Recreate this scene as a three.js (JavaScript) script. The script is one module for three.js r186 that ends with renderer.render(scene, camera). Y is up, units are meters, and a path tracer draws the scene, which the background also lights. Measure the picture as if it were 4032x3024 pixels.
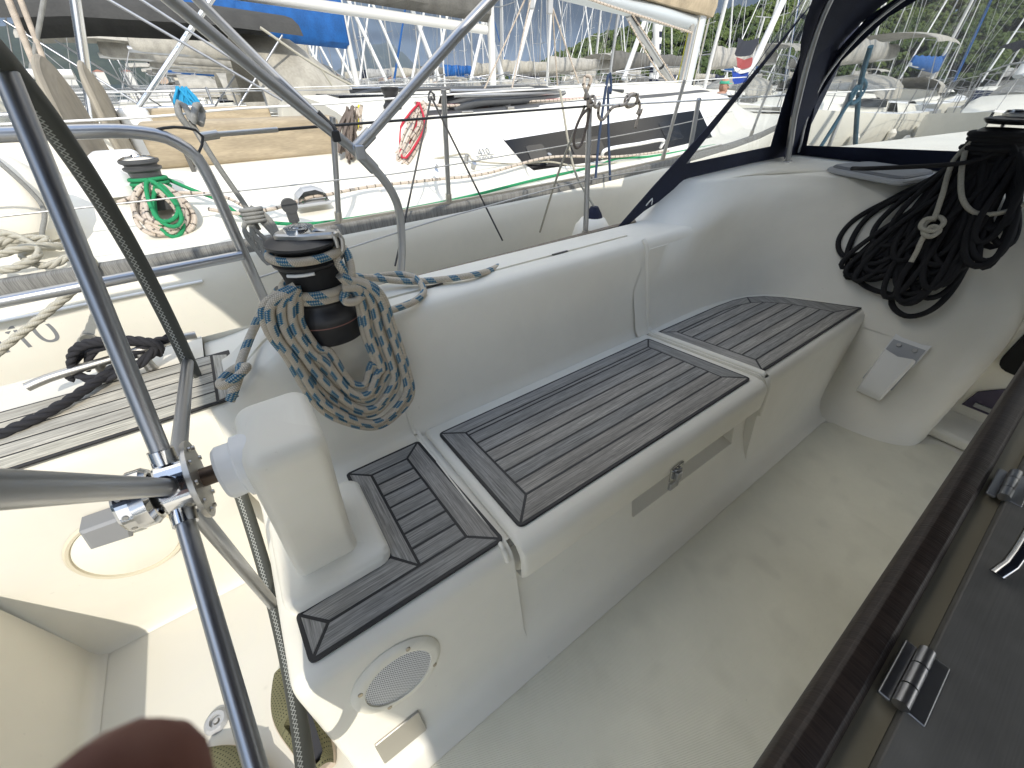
import * as THREE from 'three';
import { mergeGeometries, mergeVertices, toCreasedNormals } from 'three/addons/utils/BufferGeometryUtils.js';
import { RoundedBoxGeometry } from 'three/addons/geometries/RoundedBoxGeometry.js';
import { MarchingCubes } from 'three/addons/objects/MarchingCubes.js';
import { FontLoader } from 'three/addons/loaders/FontLoader.js';
import { TextGeometry } from 'three/addons/geometries/TextGeometry.js';

// ---------------------------------------------------------------- camera, sky, sun, exposure
// metres; x = towards the bow, y = up (0 = cockpit sole), z = starboard
const V = (x, y, z) => new THREE.Vector3(x, y, z);
const scene = new THREE.Scene();
const camera = new THREE.PerspectiveCamera(89.9, 4 / 3, 0.01, 20000);
camera.position.set(0, 1.25, 0);
{
  const p = 38 * Math.PI / 180, a = 55 * Math.PI / 180;
  camera.lookAt(Math.cos(a) * Math.cos(p), 1.25 - Math.sin(p), -Math.sin(a) * Math.cos(p));
}
camera.focus = 1.6; camera.userData.fStop = 15;
const renderer = new THREE.WebGLRenderer({ antialias: true });
renderer.toneMapping = THREE.LinearToneMapping;
renderer.toneMappingExposure = 1.62;
renderer.shadowMap.enabled = true;

let seed = 7;
const rnd = () => { seed = (seed * 1664525 + 1013904223) >>> 0; return seed / 4294967296; };
const rr = (a, b) => a + (b - a) * rnd();
const clamp = (x, a = 0, b = 1) => Math.min(b, Math.max(a, x));
const smooth = (a, b, x) => { const t = clamp((x - a) / (b - a)); return t * t * (3 - 2 * t); };
const lerp = (a, b, t) => a + (b - a) * t;
function hash3(x, y, z) { let h = (x * 374761393 + y * 668265263 + z * 1274126177) | 0; h = Math.imul(h ^ (h >>> 13), 1274126177); return ((h ^ (h >>> 16)) >>> 0) / 4294967296; }
function vnoise(x, y, z = 0) {
  const xi = Math.floor(x), yi = Math.floor(y), zi = Math.floor(z), f = t => t * t * (3 - 2 * t), u = f(x - xi), v = f(y - yi), w = f(z - zi);
  const L = (a, b, t) => a + (b - a) * t, c = (i, j, k) => hash3(xi + i, yi + j, zi + k);
  return L(L(L(c(0, 0, 0), c(1, 0, 0), u), L(c(0, 1, 0), c(1, 1, 0), u), v), L(L(c(0, 0, 1), c(1, 0, 1), u), L(c(0, 1, 1), c(1, 1, 1), u), v), w);
}
const fbm = (x, y, z, n = 4) => { let s = 0, a = .5, t = 0; for (let i = 0; i < n; i++) { s += a * vnoise(x, y, z); t += a; a *= .5; x = x * 2.03 + 7; y = y * 2.03 + 3; z = z * 2.03 + 5; } return s / t; };

{ // broken cloud under blue sky, a dark rain bank low over the land to port
  const W = 1024, H = 512, d = new Float32Array(W * H * 4);
  for (let j = 0; j < H; j++) for (let i = 0; i < W; i++) {
    const el = ((j + .5) / H - .5) * Math.PI, az = ((i + .5) / W - .5) * 2 * Math.PI;
    const x = Math.cos(el) * Math.cos(az), y = Math.sin(el), z = Math.cos(el) * Math.sin(az);
    const k = 1 / (Math.max(y, 0) + .16);
    const n = fbm(x * k * 1.1 + 11, z * k * 1.1 + 4, y * 2, 6), n2 = fbm(x * k * 3.1 + 3, z * k * 3.1 + 9, y * 7, 4);
    const cl = smooth(.40, .60, n * .8 + n2 * .2);
    // rain bank: direction port and aft-port, up to about 35 degrees
    const side = smooth(-.8, .05, -z * .92 - x * .2);
    const bank = Math.min(1, side * 1.15) * (1 - smooth(.34, .74, y + .1 * (n - .5)));
    const up = Math.max(y, 0);
    let r = lerp(.9, .42, Math.pow(up, .45)), g = lerp(.95, .6, Math.pow(up, .5)), b = lerp(.98, .96, up);
    const cb = 1.15 + 1.0 * smooth(.35, .75, n2) * (.4 + .6 * smooth(-.6, .8, z * .8 - x * .2 + y * .4));
    r = lerp(r, cb * 1.05, cl); g = lerp(g, cb, cl); b = lerp(b, cb * .9, cl);
    const t = .42 + 1.05 * smooth(.42, .66, n2 * .55 + n * .45) + .2 * up;
    r = lerp(r, .078 * t, bank); g = lerp(g, .105 * t, bank); b = lerp(b, .138 * t, bank);
    if (y < -.02) { r = .1; g = .13; b = .15; }
    const o = (j * W + i) * 4; d[o] = r; d[o + 1] = g; d[o + 2] = b; d[o + 3] = 1;
  }
  const t = new THREE.DataTexture(d, W, H, THREE.RGBAFormat, THREE.FloatType);
  t.mapping = THREE.EquirectangularReflectionMapping; t.magFilter = THREE.LinearFilter; t.needsUpdate = true;
  scene.background = t; scene.environment = t;
}
const SUN = V(-.22, .62, .755).normalize();
const sun = new THREE.DirectionalLight(new THREE.Color(1, .94, .84), 2.4);
sun.position.copy(SUN).multiplyScalar(60); sun.castShadow = true;
sun.shadow.mapSize.set(4096, 4096); Object.assign(sun.shadow.camera, { left: -25, right: 25, top: 25, bottom: -25, near: 1, far: 160 });
scene.add(sun, sun.target);

// ---------------------------------------------------------------- helpers
const names = new Map();
function numbered(n) { const k = names.get(n) || 0; names.set(n, k + 1); return k ? `${n}_${String(k).padStart(3, '0')}` : n; }
function soft(g, deg = 40) { return toCreasedNormals(g.index ? g.toNonIndexed() : g, deg * Math.PI / 180); }
function strip(g) { for (const k of Object.keys(g.attributes)) if (!['position', 'normal', 'uv'].includes(k)) g.deleteAttribute(k); if (!g.attributes.uv) g.setAttribute('uv', new THREE.BufferAttribute(new Float32Array(g.attributes.position.count * 2), 2)); return g; }
function merge(gs) { if (!Array.isArray(gs)) return gs; if (gs.length === 1) return gs[0]; return mergeGeometries(gs.map(g => strip(g.index ? g.toNonIndexed() : g))); }
function obj(name, gs, mat, parent) {
  const m = new THREE.Mesh(merge(gs), mat); m.castShadow = m.receiveShadow = true;
  m.name = parent ? name : numbered(name); (parent || scene).add(m); return m;
}
function thing(name, label, category, at = [0, 0, 0], turn = 0, group) {
  const o = new THREE.Group(); o.name = numbered(name); o.position.set(...at); o.rotation.y = turn; scene.add(o);
  o.userData = { label, category }; if (group) o.userData.group = group; return o;
}
function tag(o, label, category, group) { o.userData.label = label; o.userData.category = category; if (group) o.userData.group = group; return o; }
function struct(name, gs, mat) { const o = obj(name, gs, mat); o.userData.kind = 'structure'; return o; }
function dup(root, at, turn, label) { const r = root.clone(); r.name = numbered(root.name.replace(/_\d{3}$/, '')); r.position.set(...at); r.rotation.y = turn; r.userData = { ...root.userData, label }; scene.add(r); return r; }
// geometry makers -------------------------------------------------
const P = a => a.map(p => Array.isArray(p) ? V(...p) : p);
function tube(pts, r, o = {}) {
  const p = P(pts), c = o.straight ? (() => { const cp = new THREE.CurvePath(); for (let i = 0; i < p.length - 1; i++) cp.add(new THREE.LineCurve3(p[i], p[i + 1])); return cp; })() : new THREE.CatmullRomCurve3(p, !!o.closed, 'catmullrom', o.tension ?? .5);
  const len = c.getLength(), seg = o.seg || Math.max(2, Math.min(400, Math.round(len / (o.step || .02))));
  const g = new THREE.TubeGeometry(c, p.length === 2 ? 1 : seg, r, o.rad || 8, !!o.closed);
  const u = g.attributes.uv; for (let i = 0; i < u.count; i++) u.setX(i, u.getX(i) * len);
  if (o.closed || o.open) return g;
  const caps = [0, 1].map(t => { const s = new THREE.CircleGeometry(r, o.rad || 8), q = c.getPointAt(t), d = c.getTangentAt(t).multiplyScalar(t ? 1 : -1); s.lookAt(d); s.translate(q.x, q.y, q.z); return s; });
  return merge([g, ...caps]);
}
function bar(a, b, r, rad = 10, r2) { // straight rod, optionally tapered
  a = V(...a); b = V(...b); const d = b.clone().sub(a), L = d.length(), g = new THREE.CylinderGeometry(r2 ?? r, r, L, rad, 1);
  g.translate(0, L / 2, 0); g.applyQuaternion(new THREE.Quaternion().setFromUnitVectors(V(0, 1, 0), d.normalize())); g.translate(a.x, a.y, a.z); return g;
}
function box(x, y, z, w, h, d, r = 0, s = 2) { const g = r ? new RoundedBoxGeometry(w, h, d, s, r) : new THREE.BoxGeometry(w, h, d); g.translate(x, y, z); return g; }
function lathe(pts, seg = 40, deg = 35) { return soft(new THREE.LatheGeometry(pts.map(p => new THREE.Vector2(...p)), seg), deg); }
function grid(rows, deg = 50, closeU) { // rows of points -> surface, uv in metres
  const m = rows.length, n = rows[0].length, pos = [], uv = [], idx = []; let vv = 0;
  rows.forEach((r, j) => { if (j) vv += Math.hypot(...r[n >> 1].map((c, k) => c - rows[j - 1][n >> 1][k])); let uu = 0; r.forEach((p, i) => { if (i) uu += Math.hypot(...p.map((c, k) => c - r[i - 1][k])); pos.push(...p); uv.push(uu, vv); }); });
  for (let j = 0; j < m - 1; j++) for (let i = 0; i < n - 1; i++) { const a = j * n + i, b = a + 1, c = a + n, d = c + 1; idx.push(a, c, b, b, c, d); }
  const g = new THREE.BufferGeometry(); g.setAttribute('position', new THREE.Float32BufferAttribute(pos, 3)); g.setAttribute('uv', new THREE.Float32BufferAttribute(uv, 2)); g.setIndex(idx);
  g.computeVertexNormals(); return deg ? soft(g, deg) : g;
}
function resample(path, n) { const c = new THREE.CatmullRomCurve3(P(path), false, 'centripetal'); return Array.from({ length: n }, (_, i) => c.getPointAt(i / (n - 1)).toArray()); }
function sheet(poly, h, bev = .001, holes) { // polygon in xy extruded to +z
  const s = new THREE.Shape(poly.map(p => new THREE.Vector2(...p))); if (holes) for (const q of holes) s.holes.push(new THREE.Path(q.map(p => new THREE.Vector2(...p))));
  return new THREE.ExtrudeGeometry(s, bev ? { depth: h - bev, bevelEnabled: true, bevelThickness: bev, bevelSize: bev, bevelOffset: -bev, bevelSegments: 1, curveSegments: 8 } : { depth: h, bevelEnabled: false, curveSegments: 8 });
}
function inset(poly, d) { // shrink a convex-ish polygon
  let A = 0; for (let i = 0; i < poly.length; i++) { const [x, y] = poly[i], [X, Y] = poly[(i + 1) % poly.length]; A += x * Y - X * y; } const sg = A > 0 ? 1 : -1, n = poly.length;
  return poly.map((p, i) => { const a = poly[(i + n - 1) % n], b = poly[(i + 1) % n]; let e = [p[0] - a[0], p[1] - a[1]], f = [b[0] - p[0], b[1] - p[1]]; const le = Math.hypot(...e) || 1, lf = Math.hypot(...f) || 1; e = [e[0] / le, e[1] / le]; f = [f[0] / lf, f[1] / lf]; const n1 = [-e[1] * sg, e[0] * sg], n2 = [-f[1] * sg, f[0] * sg], k = 1 + n1[0] * n2[0] + n1[1] * n2[1]; return [p[0] + (n1[0] + n2[0]) * d / Math.max(k, .25), p[1] + (n1[1] + n2[1]) * d / Math.max(k, .25)]; });
}
const frame = (o, x, y, z) => new THREE.Matrix4().makeBasis(V(...x), V(...y), V(...z)).setPosition(...o);

// ---------------------------------------------------------------- textures
function tex(w, h, fn, srgb = true, rep) {
  const d = new Uint8Array(w * h * 4); for (let j = 0; j < h; j++) for (let i = 0; i < w; i++) { const c = fn(i / w, j / h, i, j), o = (j * w + i) * 4; if (typeof c === 'number') d[o] = d[o + 1] = d[o + 2] = clamp(c) * 255; else { d[o] = clamp(c[0]) * 255; d[o + 1] = clamp(c[1]) * 255; d[o + 2] = clamp(c[2]) * 255; } d[o + 3] = 255; }
  const t = new THREE.DataTexture(d, w, h); t.wrapS = t.wrapT = THREE.RepeatWrapping; t.magFilter = THREE.LinearFilter; t.minFilter = THREE.LinearMipmapLinearFilter; if (srgb) t.colorSpace = THREE.SRGBColorSpace; if (rep) t.repeat.set(...rep); t.needsUpdate = true; return t;
}
// periodic noise: wraps with period (px,py)
const pn = (u, v, fx, fy, s = 0) => { const a = u * fx, b = v * fy, i = Math.floor(a), j = Math.floor(b), f = t => t * t * (3 - 2 * t), x = f(a - i), y = f(b - j), h = (p, q) => hash3(((p % fx) + fx) % fx, ((q % fy) + fy) % fy, s); return lerp(lerp(h(i, j), h(i + 1, j), x), lerp(h(i, j + 1), h(i + 1, j + 1), x), y); };
const T = {};
T.gel = tex(512, 512, (u, v) => { const n = .5 * pn(u, v, 5, 5, 1) + .3 * pn(u, v, 13, 13, 2) + .2 * pn(u, v, 41, 41, 3), sp = pn(u, v, 200, 200, 9) > .985 ? -.05 : 0; const b = .925 + .045 * (n - .5) + sp; const y = pn(u, v, 4, 6, 4) * .012; return [b, b - .006 - y * .5, b - .022 - y]; }, true, [1 / 1.3, 1 / 1.3]);
T.gelR = tex(256, 256, (u, v) => .42 + .22 * pn(u, v, 9, 9, 5) + .1 * pn(u, v, 60, 60, 6), false, [1 / .9, 1 / .9]);
T.sole = tex(1024, 1024, (u, v) => { const n = .55 * pn(u, v, 6, 6, 11) + .3 * pn(u, v, 23, 23, 12) + .15 * pn(u, v, 90, 90, 13), d = pn(u, v, 310, 310, 14) > .992 ? -.2 : 0, s = clamp((pn(u, v, 17, 19, 15) - .72) * 3) * .035; const b = .865 + .06 * (n - .5) - s + d; return [b, b - .01, b - .055]; }, true, [1 / 1.1, 1 / 1.1]);
T.soleB = tex(256, 256, (u, v) => { const a = Math.sin(u * Math.PI * 2 * 32) * Math.sin(v * Math.PI * 2 * 32); return .5 + .4 * a + .1 * pn(u, v, 64, 64, 3); }, false, [1 / .13, 1 / .13]);
T.teak = tex(1024, 256, (u, v) => { const w = v + .012 * Math.sin(u * 6.28) + .01 * pn(u, v, 6, 4, 20); const g1 = pn(u, w, 6, 70, 21), g2 = pn(u, w, 14, 128, 22), g3 = pn(u, v, 40, 90, 23), m = pn(u, v, 4, 5, 24); const b = .545 + .17 * (g1 - .5) + .15 * (g2 - .5) + .07 * (g3 - .5) + .08 * (m - .5) - (g2 > .88 ? .08 : 0); return [b * 1.0, b, b * .985]; }, true, [1 / .55, 1 / .12]);
T.teakB = tex(512, 256, (u, v) => .5 + .35 * (pn(u, v, 6, 110, 22) - .5) + .25 * (pn(u, v, 20, 60, 25) - .5), false, [1 / .55, 1 / .12]);
T.weave = tex(128, 128, (u, v) => .5 + .25 * Math.sin(u * 6.283 * 16) + .25 * Math.sin(v * 6.283 * 16), false, [1 / .03, 1 / .03]);
T.fab = tex(512, 512, (u, v) => { const n = .6 * pn(u, v, 6, 6, 30) + .4 * pn(u, v, 40, 40, 31); return .86 + .2 * (n - .5); }, true, [1 / .8, 1 / .8]);
T.steelR = tex(256, 64, (u, v) => .26 + .05 * pn(u, v, 4, 16, 40) + .05 * pn(u, v, 12, 4, 41), false, [1 / .3, 1]);
T.alu = tex(256, 256, (u, v) => .88 + .12 * (pn(u, v, 5, 40, 42) - .5) + .1 * (pn(u, v, 12, 12, 43) - .5), true, [1 / 1.5, 1]);
function ropeTex(base, fleck, opt = {}) { // u = along (period), v = round the rope
  const W = 256, H = 128, c = (q, k) => q.map(x => x * k);
  return tex(W, H, (u, v) => {
    const a = u * 16, b = v * 8, p = (a + b), q = (a - b), cell = [Math.floor(p), Math.floor(q)], fu = p - cell[0], fv = q - cell[1];
    const k = .74 + .3 * Math.sin(fu * Math.PI) * Math.sin(fv * Math.PI) + .1 * (pn(u, v, 40, 20, 7) - .5);
    let f = 0; if (fleck) { const w = opt.width ?? .3, x = ((u + (opt.twist ?? .5) * v) % 1 + 1) % 1; if (x < w) f = opt.solid ? 1 : ((cell[0] + cell[1]) & 1) ? 1 : .25; }
    return [0, 1, 2].map(i => lerp(base[i], fleck ? fleck[i] : 0, f) * k);
  }, true, [1 / (opt.period ?? .06), 1]);
}
function mat(color, o = {}) { const { phys, ...r } = o; return new (phys ? THREE.MeshPhysicalMaterial : THREE.MeshStandardMaterial)({ color: new THREE.Color().setRGB(...color), roughness: .5, ...r }); }
const M = {
  gel: mat([.9, .885, .81], { map: T.gel, roughnessMap: T.gelR, roughness: .8 }),
  gelWarm: mat([.83, .81, .735], { map: T.gel, roughnessMap: T.gelR, roughness: .85 }),
  sole: mat([1, .985, .9], { map: T.sole, bumpMap: T.soleB, bumpScale: .0011, roughness: .75 }),
  caulk: mat([.012, .012, .013], { roughness: .55 }),
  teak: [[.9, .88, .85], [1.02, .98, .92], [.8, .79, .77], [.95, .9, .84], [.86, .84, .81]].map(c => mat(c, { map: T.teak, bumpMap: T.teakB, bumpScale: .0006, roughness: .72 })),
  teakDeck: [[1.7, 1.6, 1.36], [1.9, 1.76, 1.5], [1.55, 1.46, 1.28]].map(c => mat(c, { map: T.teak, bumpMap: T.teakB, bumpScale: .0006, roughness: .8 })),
  rail: mat([.7, .58, .45], { map: T.teak, bumpMap: T.teakB, bumpScale: .002, roughness: .8 }),
  tableTop: mat([.24, .235, .22], { map: T.fab, bumpMap: T.teakB, bumpScale: .0004, roughness: .6 }),
  tableEdge: mat([.13, .09, .075], { map: T.teak, bumpMap: T.teakB, bumpScale: .0008, roughness: .45 }),
  steel: mat([.42, .425, .435], { metalness: 1, roughnessMap: T.steelR, roughness: 1.15 }),
  chrome: mat([.6, .6, .6], { metalness: 1, roughness: .14 }),
  satin: mat([.52, .5, .46], { metalness: 1, roughness: .42 }),
  brassy: mat([.5, .44, .34], { metalness: 1, roughness: .5 }),
  black: mat([.016, .016, .018], { roughness: .42 }),
  blackMatte: mat([.012, .012, .013], { roughness: .8 }),
  rubber: mat([.03, .03, .032], { roughness: .6 }),
  leather: mat([.055, .058, .05], { roughness: .65, bumpMap: T.gelR, bumpScale: .0006 }),
  thread: mat([.4, .41, .38], { roughness: .8 }),
  navy: mat([.012, .018, .05], { map: T.fab, bumpMap: T.weave, bumpScale: .0004, roughness: .85, side: THREE.DoubleSide }),
  greyFab: mat([.17, .165, .15], { map: T.fab, bumpMap: T.weave, bumpScale: .0004, roughness: .9, side: THREE.DoubleSide }),
  darkFab: mat([.06, .058, .052], { map: T.fab, roughness: .9, side: THREE.DoubleSide }),
  beige: mat([.50, .47, .40], { map: T.fab, roughness: .9, side: THREE.DoubleSide }),
  tan: mat([.55, .45, .31], { map: T.fab, bumpMap: T.weave, bumpScale: .0005, roughness: .9, side: THREE.DoubleSide }),
  blueFab: mat([.01, .12, .40], { map: T.fab, roughness: .8, side: THREE.DoubleSide }),
  vinyl: mat([.93, .95, .95], { phys: true, transmission: 1, roughness: .06, ior: 1.45, thickness: 0, side: THREE.DoubleSide }),
  vinylGrey: mat([.5, .53, .55], { phys: true, transmission: .85, roughness: .15, ior: 1.4, thickness: 0, side: THREE.DoubleSide }),
  glassDark: mat([.006, .0065, .008], { phys: true, roughness: .12, specularIntensity: .45 }),
  plasticGrey: mat([.40, .41, .42], { roughness: .5 }),
  plasticDark: mat([.07, .072, .075], { roughness: .5 }),
  white: mat([.82, .82, .8], { roughness: .35 }),
  whiteMatte: mat([.78, .78, .76], { roughness: .6 }),
  cream: mat([.78, .75, .64], { roughness: .6 }),
  mast: mat([.5, .51, .51], { map: T.alu, metalness: .5, roughness: .45 }),
  mastWhite: mat([.62, .62, .6], { roughness: .4 }),
  wire: mat([.45, .45, .44], { metalness: .8, roughness: .4 }),
  wireDark: mat([.05, .05, .05], { roughness: .6 }),
  ropeBlue: mat([.92, .9, .86], { map: ropeTex([.86, .82, .75], [.08, .42, .6], { period: .075, width: .34, twist: .55 }), roughness: .9 }),
  ropeBlack: mat([.008, .008, .0095], { roughness: .9 }),
  ropeBlackLine: mat([.022, .022, .026], { roughness: .9 }),
  ropeWhite: mat([.62, .6, .54], { map: ropeTex([.95, .94, .9], null), roughness: .9 }),
  ropeSpeck: mat([.74, .68, .62], { map: ropeTex([.97, .94, .9], [.12, .1, .1], { period: .05, width: .13, twist: 0 }), roughness: .9 }),
  ropeGreen: mat([.02, .34, .13], { map: ropeTex([.98, .98, .98], null), roughness: .85 }),
  ropeGrey: mat([.36, .36, .34], { map: ropeTex([.95, .95, .95], null), roughness: .9 }),
  ropeCyan: mat([.02, .28, .5], { roughness: .85 }),
  ropeBrown: mat([.25, .2, .17], { map: ropeTex([.95, .95, .95], null), roughness: .9 }),
  ropeRed: mat([.45, .03, .05], { roughness: .85 }),
  ropeNavy: mat([.03, .05, .1], { roughness: .85 }),
  ropeTeal: mat([.012, .06, .095], { roughness: .85 }),
  yellow: mat([.7, .65, .05], { roughness: .8 }),
  fender: mat([.8, .76, .66], { roughness: .5 }),
};
// ---------------------------------------------------------------- own boat: sole, bench, coaming, bulkhead
struct('cockpit_sole', [box(.75, -.03, .35, 3.1, .06, 2.7)], M.gelWarm);
{ // non-skid sheet with clipped corners
  const g = sheet([[-.28, -.235], [1.93, -.235], [1.985, -.2], [2.05, .0], [2.2, .12], [2.2, 1.1], [-.28, 1.1]].map(([x, z]) => [x, -z]), .005, .001); g.rotateX(-Math.PI / 2);
  struct('sole_nonskid', g, M.sole);
}
const SEAT = .42, TILT = 7 * Math.PI / 180, tt = Math.tan(TILT);
const seatY = z => SEAT - (-.405 - z) * tt;
function profile(kind) { // (z,y) from the sole up over seat and backrest to the side deck
  const lid = kind === 'lid' || kind === 'pocket', pk = kind === 'pocket' ? .035 : 0, fi = lid ? .034 : 0, dn = lid ? .014 : 0, a = [];
  a.push([-.233, .003], [-.262, .008], [-.288, .024], [-.306, .05], [-.318 - fi * .3, .09]);
  const deep = kind === 'lid' ? 0 : 0;
  a.push([-.329 - fi * .8, .158], [-.331 - fi * .85 - pk, .17], [-.346 - fi - pk, .26], [-.3645 - fi - pk, .375], [-.368 - fi, .39 - dn], [-.375 - fi, .405 - dn], [-.388 - fi, .4155 - dn], [-.405, .4195 - dn]);
  a.push([-.6, seatY(-.6) - dn], [-.86, seatY(-.86) - dn], [-.885, seatY(-.86) + .001 - dn], [-.902, .372], [-.914, .39], [-.92, .41]);
  a.push([-.957, .54], [-.992, .67], [-1.0, .7], [-1.010, .722], [-1.026, .7345], [-1.048, .738]);
  if (kind !== 'fwd') a.push([-1.0885, .7385], [-1.09, .730], [-1.099, .730], [-1.1005, .7395]); else a.push([-1.08, .738], [-1.09, .738], [-1.095, .738], [-1.1, .738]);
  a.push([-1.15, .741], [-1.198, .741], [-1.21, .737], [-1.217, .725], [-1.228, .66], [-1.245, .643], [-1.28, .636], [-1.42, .628]);
  return a;
}
function offs(pr, d) { return pr.map((p, i) => { const a = pr[Math.max(0, i - 1)], b = pr[Math.min(pr.length - 1, i + 1)], tz = b[0] - a[0], ty = b[1] - a[1], l = Math.hypot(tz, ty) || 1; return [p[0] - ty / l * d * 1, p[1] + tz / l * d]; }); }
{
  const A = profile('aft'), Lp = profile('lid'), F = profile('fwd'), rows = [];
  const put = (pr, x) => rows.push(pr.map(([z, y]) => [x, Math.max(y, .002), z]));
  // rounded aft end of the bench
  const inn = d => offs(A, d);
  const fall = x => { const k = smooth(-.185, .035, x); return pr => pr.map(([z, y]) => [z, y > .6 && z < -.94 ? lerp(Math.min(y, .6 + (y - .6) * .2), y, k) : y]); };
  for (const [x, d] of [[-.205, .03], [-.203, .016], [-.197, .007], [-.187, .002], [-.17, 0]]) put(fall(x)(d ? inn(d) : A), x);
  for (const x of [-.145, -.12, -.095, -.07, -.045, -.02, .005, .03]) put(fall(x)(A), x);
  for (const x of [.1, .2, .262]) put(A, x);
    const Pk = profile('pocket'); put(Lp, .266); for (const x of [.4, .716]) put(Lp, x); for (const x of [.722, 1.0, 1.276]) put(Pk, x); for (const x of [1.282, 1.366]) put(Lp, x); put(F, 1.37);
  for (const x of [1.45, 1.7, 1.9, 2.1, 2.3]) put(F, x);
  const g = grid(rows, 38); // last part of the deck runs aft too
  const end = new THREE.Shape(fall(-.205)(inn(.03)).map(([z, y]) => new THREE.Vector2(-z, Math.max(y, .002))).concat([new THREE.Vector2(1.42, .002)]));
  const eg = new THREE.ShapeGeometry(end); eg.rotateY(Math.PI / 2); eg.translate(-.2049, 0, 0);
  const mould = struct('cockpit_moulding', [g, eg], M.gel); mould.userData.label = 'white moulded cockpit bench with seat, backrest and coaming';
  // half-round gutter bead between the locker and the forward seat, narrow lip at its aft end
  const bead = (x, r) => tube(profile('fwd').slice(x > 1 ? 7 : 9, 24).map(([z, y]) => [x, y + .0005, z]), r, { rad: 10, step: .01 });
  obj('gutter_bead', bead(1.388, .0125), M.gel, mould); obj('gutter_bead', bead(.246, .006), M.gel, mould);
  // slots for the hidden drain hinges on the coaming top
  for (const x of [.455, .99]) obj('drain_slot', box(x, .7412, -1.094, .075, .003, .009), M.black, mould);
}
// locker lid -----------------------------------------------------
{
  const t = thing('locker_lid', 'white hinged locker lid forming the middle seat, front lip with steel latch', 'locker lid', [.815, .4, -.62]);
  const lidp = [[-.90, .358], [-.88, .3625], [-.86, seatY(-.86)], [-.6, seatY(-.6)], [-.405, SEAT], [-.38, .4185], [-.364, .412], [-.353, .4], [-.348, .384], [-.3445, .345], [-.3425, .314], [-.345, .309], [-.368, .308]];
  const rows = [[.2765, .012], [.278, .006], [.283, .0015], [.292, 0], [.6, 0], [1.0, 0], [1.342, 0], [1.352, .0015], [1.357, .006], [1.3585, .012]].map(([x, d]) => lidp.map(([z, y]) => [x - .815, y - d - .4, z - d * (z > -.38 ? 1 : 0) + .62]));
  obj('panel', grid(rows, 38), M.gel, t);
  const la = new THREE.Group(); la.name = 'latch'; t.add(la); la.position.set(.85 - .815, .308 - .4, -.3375 + .62); la.rotation.x = -.14; la.scale.setScalar(1.45);
  obj('latch_plate', sheet([[-.02, -.016], [.02, -.016], [.02, .022], [-.02, .022]], .003, .001), M.chrome, la);
  obj('hasp', [box(0, -.004, .007, .016, .024, .009, .003), tube([[-.008, .012, .003], [0, .02, .01], [.008, .012, .003]], .0022)], M.steel, la);
  obj('keeper', box(0, -.035, .0, .03, .02, .008, .003), M.steel, la);
}
// teak seat panels -----------------------------------------------
const seatM = frame([0, SEAT + .0005, -.405], [1, 0, 0], [0, -Math.sin(TILT), -Math.cos(TILT)], [0, Math.cos(TILT), -Math.sin(TILT)]);
let pk = 0;
function plank(poly, parent, along, mats = M.teak, h = .0064, gap = .0033) {
  const g = sheet(inset(poly, gap), h, .0009); const uv = g.attributes.uv, p = g.attributes.position, o = rnd() * 7, k = rnd() * .5; const [ax, ay] = along;
  for (let i = 0; i < uv.count; i++) { const x = p.getX(i), y = p.getY(i); uv.setXY(i, x * ax + y * ay + o, -x * ay + y * ax + k); }
  return obj('plank', g, mats[Math.floor(rnd() * mats.length)], parent);
}
function panel(name, label, outline, planks, M4 = seatM, mats = M.teak, group = 'teak seat panels on the port bench') {
  const t = thing(name, label, 'teak panel', [0, 0, 0], 0, group); t.applyMatrix4(M4);
  const b = obj('caulking', sheet(outline, .0055, .001), M.caulk, t);
  for (const [poly, al] of planks) plank(poly, t, al || [1, 0], mats); return t;
}
const roundOutline = (c, r, n = 5) => { const out = [], N = c.length; c.forEach((p, i) => { const a = c[(i + N - 1) % N], b = c[(i + 1) % N], da = [a[0] - p[0], a[1] - p[1]], db = [b[0] - p[0], b[1] - p[1]], la = Math.hypot(...da), lb = Math.hypot(...db), q = Math.min(r, la / 2, lb / 2); for (let k = 0; k <= n; k++) { const t = k / n, A = [p[0] + da[0] / la * q * (1 - t), p[1] + da[1] / la * q * (1 - t)], B = [p[0] + db[0] / lb * q * t, p[1] + db[1] / lb * q * t]; out.push([lerp(A[0], B[0], t), lerp(A[1], B[1], t)]); } }); return out; };
{ // locker lid panel
  const x0 = .31, x1 = 1.315, v0 = .003, v1 = .44, a = .066, bi = .066, bo = .05, b1 = .062, pl = [];
  const c = (x, v) => [x, v];
  pl.push([[c(x0, v0), c(x1, v0), c(x1 - b1, v0 + bi), c(x0 + a, v0 + bi)], [1, 0]]);
  pl.push([[c(x0, v0), c(x0 + a, v0 + bi), c(x0 + a, v1 - bo), c(x0, v1)], [0, 1]]);
  pl.push([[c(x0, v1), c(x0 + a, v1 - bo), c(x1 - b1, v1 - bo), c(x1, v1)], [1, 0]]);
  pl.push([[c(x1, v0), c(x1, v1), c(x1 - b1, v1 - bo), c(x1 - b1, v0 + bi)], [0, 1]]);
  let v = v0 + bi; const top = v1 - bo, nar = .017, w = (top - nar - v) / 6;
  for (let i = 0; i < 7; i++) { const vv = i < 6 ? v + w : top; pl.push([[c(x0 + a, v), c(x1 - b1, v), c(x1 - b1, vv), c(x0 + a, vv)], [1, 0]]); v = vv; }
  panel('teak_seat_panel', 'weathered grey teak planking on the middle locker lid', roundOutline([[x0 - .005, v0 - .005], [x1 + .005, v0 - .005], [x1 + .005, v1 + .005], [x0 - .005, v1 + .005]], .018), pl);
}
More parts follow.
